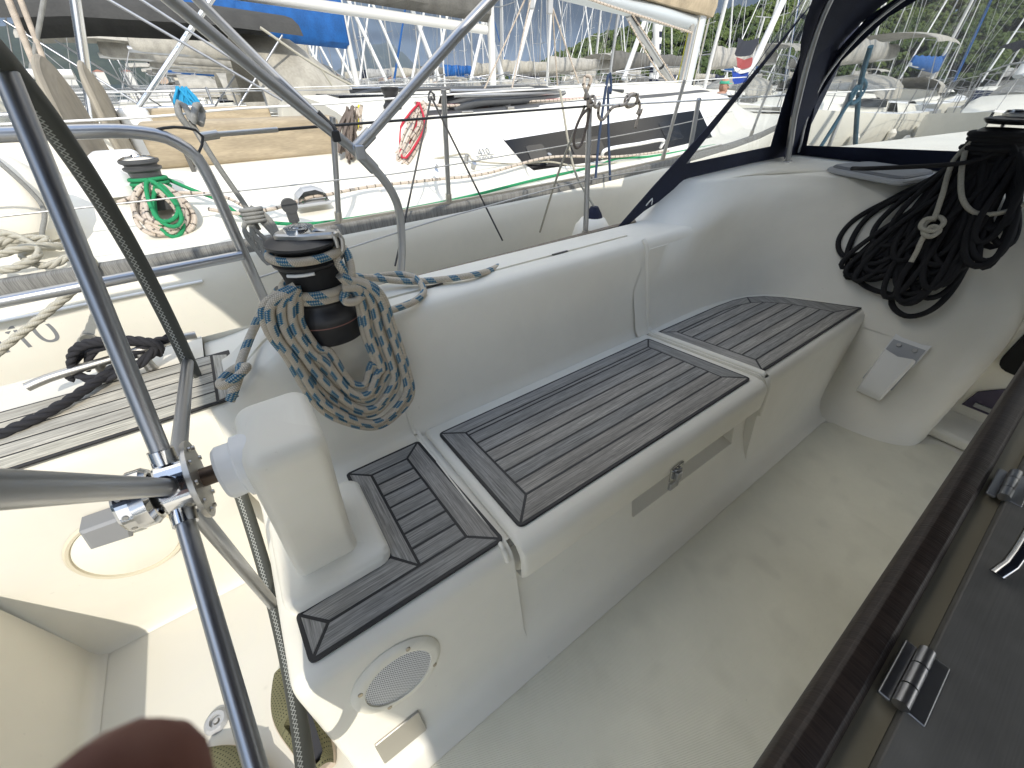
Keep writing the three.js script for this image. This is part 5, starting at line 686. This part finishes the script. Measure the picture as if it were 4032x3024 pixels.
// town at the foot of the mountains
{
  const wl = [[.7, .68, .62], [.62, .55, .42], [.66, .6, .5], [.55, .4, .28]].map(c => mat(c, { roughness: .9 })), rf = mat([.35, .14, .08], { roughness: .9 }), wn = mat([.05, .055, .06], { roughness: .3 });
  for (let i = 0; i < 34; i++) { const az = i < 20 ? rr(61, 79) : rr(80, 108), d = rr(900, 1250), [x, z] = dir(az, d), w = rr(10, 24), h = rr(6, 15), t = thing('shore_house', i < 20 ? 'small pale waterfront house far off below the blue peak' : 'small pale waterfront house far off below the coastal ridge', 'house', [x, WL + rr(1, 8), z], rr(-.4, .4), i < 20 ? 'houses under the far peak' : 'houses under the coastal ridge'); obj('wall', box(0, h / 2 - 3, 0, 12, h + 6, w), wl[i % 4], t); const g = new THREE.CylinderGeometry(.02, 1, 1, 4, 1); g.rotateY(Math.PI / 4); g.scale(9.5, 3, w * .78); g.translate(0, h + 1.5, 0); obj('roof', g, rf, t); for (let k = 0; k < 3; k++) obj('window', box(-6.05, h * .55, (k - 1) * w * .28, .2, 1.8, 1.6), wn, t); }
}
// ---------------------------------------------------------------- berthed yachts
function yacht(o) { const [h0, h1] = o.hk || [-.17, -.02]; // origin on the waterline amidships, bow to +x
  const t = new THREE.Group(), L = o.L || 11, B = (o.B || 3.7) / 2, fb = o.fb || 1.15, ad = (n, g, m, p) => obj(n, g, m, p || t);
  const xs = [-.5, -.4, -.2, 0, .15, .3, .4, .46, .5], w = k => k < .05 ? B * (1 - .12 * ((-k) / .5) ** 2) : B * (1 - Math.pow((k - .05) / .45, 2.1)), sh = k => fb + .35 * Math.pow(clamp((k + .2) / .7), 1.6);
  const side = s => grid(xs.map(k => [[1, 0], [1.01, -.1], [.99, -.5], [.92, -.85], [.6, -1.25]].map(([a, b]) => [k * L - (k > .4 ? -b * .18 : 0), sh(k) * (1 + b), s * Math.max(.02, w(k) * a)])), 60);
  const hull = ad('hull', [side(1), side(-1), grid([[[-.5 * L, -.2, -B * .8], [-.5 * L, -.2, B * .8]], [[-.5 * L, fb, -B * .88], [-.5 * L, fb, B * .88]]], 30)], o.hull || M.gel);
  if (o.stripe) for (const s of [1, -1]) ad('sheer_stripe', grid(xs.map(k => [[1.014, -.12], [1.016, -.2]].map(([a, b]) => [k * L - (k > .4 ? -b * .18 : 0), sh(k) * (1 + b), s * Math.max(.025, w(k) * a)])), 0), o.stripe, hull);
  const deck = ad('deck', grid(xs.map(k => [-1, -.5, 0, .5, 1].map(a => [k * L, sh(k) + .04 * (1 - a * a) - .002, a * w(k) * .99])), 50), M.whiteMatte);
  const ch = o.ch || .48, cs = [[-.12, 0], [-.118, 1], [0, 1], [.15, .85], [.27, .35], [.31, 0]];
  const cabin = ad('cabin', grid(cs.map(([k, h]) => [[-.66, -.02], [-.62, h * .7], [-.54, h * .95], [0, h * 1.08 + .02], [.54, h * .95], [.62, h * .7], [.66, -.02]].map(([a, b]) => [k * L, sh(k) + b * ch, a * w(k) * .98])), 50), M.gel);
  for (const s of [-1, 1]) ad('cabin_window', grid([[-.09, .3, .72], [.03, .28, .74], [.14, .3, .6], [.19, .34, .42]].map(([k, a, b]) => [[k * L, sh(k) + ch * a, s * (w(k) * .66 - .03 * a)], [k * L, sh(k) + ch * b, s * (w(k) * .645 - .05 * b)]].map(([x, y, z]) => [x, y, z + s * .012])), 0), M.glassDark, cabin);
  if (!o.lite) for (const s of [1, -1]) ad('cockpit_coaming', grid([[-.44, .12], [-.3, .2], [-.13, .26]].map(([k, h]) => [[.8, 0], [.72, h], [.6, h], [.56, -.1]].map(([a, b]) => [k * L, sh(k) + b, s * w(k) * a])), 50), M.gel);
  const mx = .08 * L, mh = o.mh || 14.5, mast = ad('mast', bar([mx, sh(.08) + ch, 0], [mx - .25, sh(.08) + mh, 0], .07, 10, .055), o.mast || M.mast);
  for (const [y, sw] of [[5.2, 1.05], [9.4, .8]]) for (const q of [1, -1]) ad('spreader', bar([mx, y, 0], [mx - .25, y + .12, q * sw], .022, 5), o.mast || M.mast, mast);
  ad('masthead_light', lathe([[0, .22], [.06, .2], [.07, .08], [.03, 0]], 8).translate(mx - .25, sh(.08) + mh, 0), M.white, mast);
  const wr = .007; for (const g of [[-.35, 1.02], [-.05, .97]].flatMap(([dx, f]) => [1, -1].map(s => bar([mx + dx, sh(.08), s * w(.05) * f], [mx - .2, dx < -.2 ? 9.4 : mh, 0], wr, 4))).concat([bar([-.49 * L, fb, .3], [mx - .25, sh(.08) + mh, 0], wr, 4), bar([.49 * L, sh(.49), 0], [mx - .15, mh * .93, 0], wr, 4)])) ad('stay', g, M.wire, mast);
  const by = sh(-.1) + ch + (o.by || .75), boom = ad('boom', bar([mx - .12, by, 0], [-.33 * L, by + .22, 0], .07, 10), o.mast || M.mast);
  { const rows = []; for (let i = 0; i <= 12; i++) { const k = i / 12, x = lerp(mx - .1, -.32 * L, k), y0 = by + .22 * k + .05, h = (.5 - .28 * k) * (o.cover2 || 1) + .03 * Math.sin(i * 2.3), ww = .15 - .05 * k + .02 * Math.sin(i * 1.9); const lo = o.onBoom ? .05 : -.14; rows.push([[0, lo], [ww, lo + .1], [ww * .9, h * .55 + .05], [0, h + .05], [-ww * .9, h * .55 + .05], [-ww, lo + .1], [0, lo]].map(([z, y]) => [x, y0 + y, z])); } rows.push(rows[12].map(() => [-.325 * L, by + .28, 0])); rows.unshift(rows[0].map(p => [mx - .02, p[1] + (p[1] > by + .1 ? .35 : 0), p[2] * .6])); ad('sail_cover', grid(rows, 60), o.cover); }
  ad('furled_genoa', (() => { const a = V(.485 * L, sh(.49) + .5, 0), b = V(mx - .1, mh * .9, 0), d = b.clone().sub(a), g = new THREE.CylinderGeometry(.03, .075, d.length(), 7); g.applyQuaternion(new THREE.Quaternion().setFromUnitVectors(V(0, 1, 0), d.clone().normalize())); const c = a.add(b).multiplyScalar(.5); return g.translate(c.x, c.y, c.z); })(), o.genoa || M.whiteMatte);
  if (o.hood) { const rows = [], hh = o.hh || .62; for (let i = 0; i <= 6; i++) { const k = i / 6, x = lerp(h0 * L, h1 * L, k), f = Math.sin((.62 + .38 * (1 - k)) * Math.PI / 2) * (k > .5 ? 1 - (k - .5) * 1.3 : 1); rows.push(Array.from({ length: 11 }, (_, j) => { const a = Math.PI * j / 10, ww = w(-.1) * .66; return [x, sh(-.1) + ch * .75 + hh * f * Math.pow(Math.sin(a), .6) * (k > .98 ? .45 : 1), -Math.cos(a) * ww]; })); } const sp = ad('sprayhood', grid(rows, 60), o.hood); ad('hood_window', grid([4.6, 5.9].map(i => { const k = i / 6, x = lerp(h0 * L, h1 * L, k), f = Math.sin((.62 + .38 * (1 - k)) * Math.PI / 2) * (1 - (k - .5) * 1.3); return Array.from({ length: 7 }, (_, j) => { const a = Math.PI * (.2 + .6 * j / 6); return [x + .03, sh(-.1) + ch * .75 + hh * f * Math.pow(Math.sin(a), .6) + .03, -Math.cos(a) * w(-.1) * .66]; }); }), 0), M.vinylGrey, sp); }
  if (o.bimini) { const y = sh(-.35) + (o.bh || 1.75), bm = ad('bimini', grid([-.46, -.4, -.3, -.22].map((k, i) => Array.from({ length: 9 }, (_, j) => { const a = Math.PI * j / 8; return [k * L, y + .28 * Math.sin(a) + [0, .06, .06, 0][i], -Math.cos(a) * 1.3]; })), 60), o.bimini); for (const k of [-.44, -.24]) for (const s of [1, -1]) ad('bimini_strut', bar([-.34 * L, sh(-.35), s * w(-.35) * .86], [k * L, y, s * 1.28], .013, 6), M.steel, bm); }
  if (o.arch) for (const k of [-.47, -.45]) ad('stern_arch', tube([[k * L, fb, -B * .8], [k * L - .1, fb + 1.6, -B * .75], [k * L - .1, fb + 1.9, 0], [k * L - .1, fb + 1.6, B * .75], [k * L, fb, B * .8]], .02, { rad: 6, step: .3 }), M.steel);
  if (!o.lite) { for (const k of [-.46, -.28, -.08, .12, .3, .42]) for (const s of [1, -1]) ad('stanchion', bar([k * L, sh(k), s * w(k) * .95], [k * L, sh(k) + .6, s * w(k) * .97], .012, 4), M.steel); for (const y of [.58, .3]) for (const s of [1, -1]) ad('lifeline', tube([-.46, -.28, -.08, .12, .3, .42, .49].map(k => [k * L, sh(k) + y, s * w(k) * .965]), .006, { rad: 4, step: 1.2 }), M.wire); }
  ad('pulpit', tube([[.42 * L, sh(.42) + .6, w(.42)], [.5 * L, sh(.5) + .66, .15], [.5 * L, sh(.5) + .66, -.15], [.42 * L, sh(.42) + .6, -w(.42)]], .014, { rad: 6, step: .2 }), M.steel);
  if (o.fenders) for (const k of [-.25, 0, .2]) for (const s of [1, -1]) { const f = lathe([[0, 0], [.1, .05], [.11, .5], [.05, .58], [0, .6]], 10).translate(k * L, .25, s * (w(k) + .1)); ad('fender', f, o.fcol || M.fender); }
  return t;
}
const VS = [
  { k: 'white yacht, beige sail cover', cover: M.beige, hood: M.beige, fenders: 1 },
  { k: 'white yacht, navy canvas', cover: M.navy, hood: M.navy, stripe: M.navy, bimini: M.navy, L: 12, mh: 16, fenders: 1, fcol: M.navy },
  { k: 'white yacht, grey canvas', cover: M.greyFab, hood: M.greyFab, L: 12.5, mh: 16.5, arch: 1 },
  { k: 'white yacht, bright blue sail cover', cover: M.blueFab, hood: M.beige, L: 10, mh: 13.5, genoa: M.blueFab, mast: M.mastWhite },
  { k: 'white yacht, cream canvas', cover: mat([.5, .48, .43], { map: T.fab, roughness: .9 }), hood: M.beige, bimini: M.beige, L: 11.5, mh: 15, mast: M.mastWhite, fenders: 1 },
  { k: 'dark blue yacht, pale canvas', cover: mat([.45, .45, .44], { map: T.fab, roughness: .9 }), hood: M.greyFab, hull: mat([.02, .03, .07], { roughness: .25 }), L: 13, mh: 17.5, mast: M.mastWhite },
];
const protos = [0, 1].map(lite => VS.map(v => yacht({ ...v, lite }))), pick = [0, 4, 2, 0, 4, 1, 0, 3, 4, 0, 2, 5, 4, 0];
const ORD = 'first second third fourth fifth sixth seventh eighth ninth tenth eleventh twelfth thirteenth fourteenth fifteenth sixteenth seventeenth'.split(' ');
function berth(i, x, z, turn, label, group, lite = 0) { const r = protos[lite][i].clone(); r.name = numbered('berthed_yacht'); r.position.set(x, WL, z); r.rotation.y = turn; r.userData = { label, category: 'yacht', group }; scene.add(r); return r; }
// same pontoon, beyond the yacht alongside
{
  const a = yacht({ cover: M.greyFab, hood: M.beige, bimini: M.darkFab, L: 12.4, B: 3.9, mh: 17, fb: 1.2, ch: .5, by: .93, cover2: 1.15, onBoom: 1, hk: [-.275, -.165], hh: .82, bh: 1.13, mast: M.mastWhite }); a.name = numbered('berthed_yacht'); a.position.set(4.35, WL + .05, -8.3); scene.add(a); tag(a, 'white yacht with beige sprayhood and grey boom bag, second from the camera', 'yacht', 'yachts berthed on the own pontoon');
  const b = yacht({ cover: M.blueFab, hood: M.beige, L: 11, mh: 15, by: 1.0, cover2: 1.5, mast: M.mastWhite }); b.name = numbered('berthed_yacht'); b.position.set(3.0, WL, -12.4); scene.add(b); tag(b, 'white yacht with bright blue sail cover behind the beige sprayhood', 'yacht', 'yachts berthed on the own pontoon');
  pick.forEach((k, i) => berth(k, rr(2, 5), -16.6 - i * 4.3 + rr(-.2, .2), rr(-.03, .03), `${VS[k].k}, ${ORD[i + 2]} beyond the yacht alongside`, 'yachts berthed on the own pontoon'));
}
const rowOf = (x, turn, z0, n, step, where, group, jit = 1, lite = 0) => { for (let i = 0; i < n; i++) { const k = pick[Math.floor(rnd() * 14)]; berth(k, x + rr(-jit, jit), z0 - i * step + rr(-.3, .3), turn + rr(-.04, .04), `${VS[k].k}, ${ORD[i]} from the right ${where}`, group, lite); } };
rowOf(17.5, Math.PI, 11, 17, 4.4, 'across the fairway', 'yachts across the fairway');
rowOf(32, 0, 16, 17, 4.9, 'in the second row opposite', 'yachts in the second row');
rowOf(62, Math.PI, 14, 17, 6.2, 'in the third row opposite', 'yachts below the pine hill', 3, 1);
rowOf(78, 0, 10, 16, 7.5, 'in the fourth row opposite', 'yachts below the pine hill', 3, 1);
rowOf(-17, 0, -10, 13, 4.6, 'on the pontoon astern', 'yachts on the pontoon astern');
rowOf(-32, Math.PI, -18, 12, 5.6, 'on the second pontoon astern', 'yachts on the pontoon astern', 2, 1);
rowOf(20, 1.57, -95, 10, 9, 'at the far end', 'yachts at the far end', 22, 1);
scene.fog = new THREE.FogExp2(new THREE.Color(.55, .68, .9), .00007); // damp air between here and the ridge
// ---------------------------------------------------------------- small things in the marina
{ const t = thing('teal_rope', 'dark teal rope hitched to the rail, seen through the sprayhood window', 'rope'); obj('strand', tube([[3.42, 1.42, -1.24], [3.5, 1.3, -1.25], [3.58, 1.2, -1.25], [3.8, 1.0, -1.25], [4.04, .8, -1.25]], .015), M.ropeTeal, t); obj('strand', tube([[3.5, 1.28, -1.25], [3.6, 1.24, -1.24], [3.58, 1.17, -1.24], [3.5, 1.15, -1.24], [3.46, 1.2, -1.25], [3.5, 1.24, -1.24], [3.45, 1.1, -1.25], [3.33, .9, -1.25]], .011), M.ropeTeal, t);
  const st = thing('stanchion', 'slim stainless stanchion ahead of the sprayhood window', 'stanchion', [3.55, .67, -1.27], 0, G_RAIL); obj('post', bar([0, 0, 0], [-.04, .6, -.01], .0125, 10), M.steel, st); obj('socket', bar([0, 0, 0], [-.003, .05, 0], .017, 10), M.satin, st); }
{ const g = thing('cyan_rope_hank', 'bright turquoise rope hank hung on the far guard rail', 'rope'); for (let i = 0; i < 14; i++) { const a = [.09 + rr(-.05, .05), 1.2 + rr(-.02, .03), -6.1 + rr(-.03, .03)], b = [.06 + rr(-.07, .1), rr(.86, .98), -6.08 + rr(-.03, .05)]; obj('strand', tube([a, [a[0] + rr(.02, .1), (a[1] + b[1]) / 2, a[2] + .03], b, [a[0] - rr(.02, .1), (a[1] + b[1]) / 2, a[2] + .02], a], .012, { rad: 6, step: .04 }), M.ropeCyan, g); } }
// stern gear of the yacht alongside
{ const g = thing('stern_gantry', 'bright stainless gantry posts and rails over the stern of the yacht alongside', 'gantry', [-.9, .3, -4.05]); const w = (a, b, r, m = M.chrome, n = 'post') => obj(n, bar([a[0] + .9, a[1] - .3, a[2] + 4.05], [b[0] + .9, b[1] - .3, b[2] + 4.05], r, 12), m, g);
  w([-.72, .62, -4.6], [-.26, 1.85, -4.6], .03, mat([.8, .8, .8], { metalness: 1, roughness: .2 })); w([-1.1, 1.3, -4.62], [-.53, 1.3, -4.6], .028, M.mastWhite, 'cross_rail'); w([-1.9, 1.02, -5.9], [.3, 1.06, -5.9], .02, M.steel, 'top_rail'); w([-1.9, .8, -5.9], [.3, .82, -5.9], .014, M.steel, 'mid_rail'); w([-.8, 1.3, -4.6], [-.62, 1.1, -4.62], .014, M.steel, 'brace'); for (const x of [-1.2, -.6, .1]) w([x, .6, -5.9], [x + .03, 1.05, -5.9], .016, M.steel);
  const b = thing('backstay_tackle', 'pale braided backstay ropes crossing the far stern', 'rope'); for (const [p, q, m, r] of [[[-.84, .9, -4.95], [-.66, 1.95, -5.0], M.ropeSpeck, .02], [[-.78, .9, -4.95], [-.6, 1.95, -5.0], M.ropeSpeck, .017], [[-1.1, .9, -4.95], [-.35, 1.95, -5.0], M.ropeGrey, .014]]) obj('strand', bar(p, q, r, 8), m, b); }
{ const t = thing('bimini_struts', 'polished bimini struts of the second yacht slanting over her stern', 'struts'); for (const [a, b, r] of [[[-.37, 1.05, -6.6], [.75, 2.02, -6.6], .028], [[-.3, 1.95, -6.5], [1.15, 1.02, -6.4], .014], [[-.05, 1.98, -6.5], [1.25, 1.05, -6.4], .014]]) obj('strut', bar(a, b, r, 10), r > .02 ? mat([.8, .8, .8], { metalness: 1, roughness: .2 }) : M.steel, t); const l = thing('hood_line', 'pale tape line slanting down across the beige sprayhood', 'rope'); obj('strand', tube([[1.019, 1.732, -6.25], [1.55, 1.39, -6.22], [2.234, 1.079, -6.25]], .014), M.ropeWhite, l); obj('tail', bar([1.55, 1.39, -6.22], [1.64, 1.22, -6.22], .012, 6), M.ropeWhite, l); }
// striped furled sail and flags across the fairway
{ const t = thing('striped_furled_sail', 'furled sail with navy and white stripes across the fairway', 'sail', [13.65, .6, -10.9]); for (let i = 0; i < 22; i++) obj('band', (() => { const g = new THREE.CylinderGeometry(.16, .16, .15, 12); g.translate(-i * .006, .1 + i * .15, -i * .02); return g; })(), i % 2 ? M.white : M.navy, t); obj('drum', lathe([[0, -.25], [.12, -.22], [.14, 0], [.05, .04]], 14), M.black, t); }
{ const t = thing('flag_pole', 'pole with a dark flag above a red white and blue banner', 'flag', [10.75, 1.05, -6.1]); obj('pole', bar([0, -.2, 0], [.04, 1.3, 0], .02, 8), M.mastWhite, t); const wave = (w, h, y, ph) => grid(Array.from({ length: 7 }, (_, j) => Array.from({ length: 9 }, (_, i) => [-i / 8 * w * .7, y + h * (j / 6) - .05 * Math.sin(i * .4), -i / 8 * w * .7 + .05 * Math.sin(i * .9 + ph + j * .3)])), 0);
  obj('dark_flag', wave(.42, .26, .72, 0), mat([.05, .055, .07], { roughness: .9, side: THREE.DoubleSide }), t); const bn = obj('banner', wave(.3, .16, .5, 1), mat([.4, .1, .1], { roughness: .9, side: THREE.DoubleSide }), t); obj('banner_stripe', wave(.31, .08, .42, 1), M.white, bn); obj('banner_foot', wave(.31, .18, .24, 1), mat([.03, .08, .4], { roughness: .9, side: THREE.DoubleSide }), bn); }
// man in a dinghy in the fairway
{
  const at = [9.9, -.42, -6.1];
  const d = thing('dinghy', 'grey inflatable dinghy in the fairway carrying the man in the green cap', 'dinghy', [9.9, -.65, -6.1], .5); obj('tube', tube([[-1.3, .3, .62], [.6, .3, .62], [1.2, .36, .35], [1.4, .4, 0], [1.2, .36, -.35], [.6, .3, -.62], [-1.3, .3, -.62]], .2, { rad: 12, step: .1 }), M.plasticGrey, d); obj('floor', box(-.1, .16, 0, 2.3, .06, 1.1, .02), M.plasticDark, d); obj('transom', box(-1.25, .34, 0, .06, .4, 1.0, .02), M.white, d);
  const B = [], b = (p, q, r1, r2) => B.push([V(...p), V(...q), r1, r2]);
  b([0, .95, 0], [0, 1.02, 0], .14, .15); b([0, 1.05, 0], [.02, 1.38, 0], .14, .16); b([.02, 1.4, -.15], [.02, 1.4, .15], .075, .075); b([.02, 1.4, 0], [.04, 1.52, 0], .055, .052);
  for (const s of [-1, 1]) { b([0, .92, s * .09], [.05, .5, s * .12], .085, .06); b([.05, .5, s * .12], [.0, .07, s * .13], .055, .038); b([0, .05, s * .13], [.16, .03, s * .15], .045, .035); b([.02, 1.4, s * .19], [.1, 1.14, s * .24], .05, .042); b([.1, 1.14, s * .24], [.32, 1.08, s * .18], .04, .03); b([.32, 1.08, s * .18], [.39, 1.07, s * .17], .032, .026); for (let f = 0; f < 4; f++) b([.39, 1.085 - f * .018, s * .17], [.455 - f * .008, 1.065 - f * .018, s * .165], .0105, .0095); b([.37, 1.09, s * .16], [.41, 1.1, s * .13], .012, .01); }
  const mesh = (bones, N, k = .02) => { const mn = V(9, 9, 9), mx = V(-9, -9, -9); for (const [p, q, r, e] of bones) { for (const [w, c] of [[p, r], [q, e]]) { mn.min(w.clone().subScalar(c + .03)); mx.max(w.clone().addScalar(c + .03)); } } const size = Math.max(...mx.clone().sub(mn).toArray()), c = mn.clone().add(mx).multiplyScalar(.5), mc = new MarchingCubes(N, new THREE.MeshBasicMaterial(), false, false, 90000); mc.isolation = 0; const p = V(), t = V(); for (let z = 0; z < N; z++) for (let y = 0; y < N; y++) for (let x = 0; x < N; x++) { p.set((x - N / 2) / (N / 2), (y - N / 2) / (N / 2), (z - N / 2) / (N / 2)).multiplyScalar(size / 2).add(c); let dd = 9; for (const [a, e, r1, r2] of bones) { const ax = e.x - a.x, ay = e.y - a.y, az = e.z - a.z, u = clamp(((p.x - a.x) * ax + (p.y - a.y) * ay + (p.z - a.z) * az) / (ax * ax + ay * ay + az * az)); t.set(a.x + ax * u, a.y + ay * u, a.z + az * u); const q = p.distanceTo(t) - lerp(r1, r2, u), h = clamp(.5 + .5 * (dd - q) / k); dd = dd > 5 ? q : lerp(dd, q, h) - k * h * (1 - h); } mc.field[x + y * N + z * N * N] = -dd; } mc.update(); const ps = new Float32Array(mc.count * 3); for (let i = 0; i < ps.length; i++) ps[i] = mc.positionArray[i] * size / 2 + c.getComponent(i % 3); const g = new THREE.BufferGeometry(); g.setAttribute('position', new THREE.BufferAttribute(ps, 3)); const g2 = mergeVertices(g, 1e-5); g2.computeVertexNormals(); return g2; };
  const H = []; const hb = (p, q, r1, r2) => H.push([V(...p), V(...q), r1, r2]); hb([.03, 1.6, 0], [.03, 1.68, 0], .085, .09); hb([.06, 1.555, 0], [.09, 1.54, 0], .055, .04); hb([.115, 1.62, 0], [.135, 1.6, 0], .016, .019); hb([.02, 1.62, .085], [.02, 1.59, .085], .018, .012); hb([.02, 1.62, -.085], [.02, 1.59, -.085], .018, .012); hb([.108, 1.565, -.02], [.108, 1.565, .02], .01, .01);
  const body = mesh(B, 84), head = mesh(H, 48, .012), g = strip(mergeGeometries([body, head].map(q => q.toNonIndexed())));
  const col = new Float32Array(g.attributes.position.count * 3), pp = g.attributes.position; for (let i = 0; i < pp.count; i++) { const x = pp.getX(i), y = pp.getY(i); const c = y > 1.5 || (x > .16 && y > .9 && y < 1.2) || (y < .45 && y > .1) ? [.42, .24, .17] : y > .98 ? [.2, .22, .24] : y < .1 ? [.05, .05, .05] : [.05, .06, .09]; col.set(c, i * 3); } g.setAttribute('color', new THREE.BufferAttribute(col, 3));
  const man = new THREE.Mesh(g, new THREE.MeshStandardMaterial({ vertexColors: true, roughness: .8 })); man.castShadow = man.receiveShadow = true; man.name = numbered('person'); man.position.set(...at); man.rotation.y = -.9; scene.add(man); tag(man, 'person in a green cap and grey shirt standing beyond the bow of the yacht', 'person');
  obj('cap', [(() => { const q = new THREE.SphereGeometry(.104, 20, 10, 0, 6.283, 0, Math.PI / 2); q.scale(1, .85, .95); q.translate(.03, 1.665, 0); return q; })(), (() => { const q = new THREE.CylinderGeometry(.08, .085, .012, 18); q.scale(1.1, 1, .9); q.translate(.1, 1.668, 0); return q; })()], mat([.05, .35, .22], { roughness: .8 }), man); for (const s of [-1, 1]) obj('eye', (() => { const q = new THREE.SphereGeometry(.011, 8, 6); q.translate(.112, 1.632, s * .034); return q; })(), M.black, man);
}
renderer.render(scene, camera);
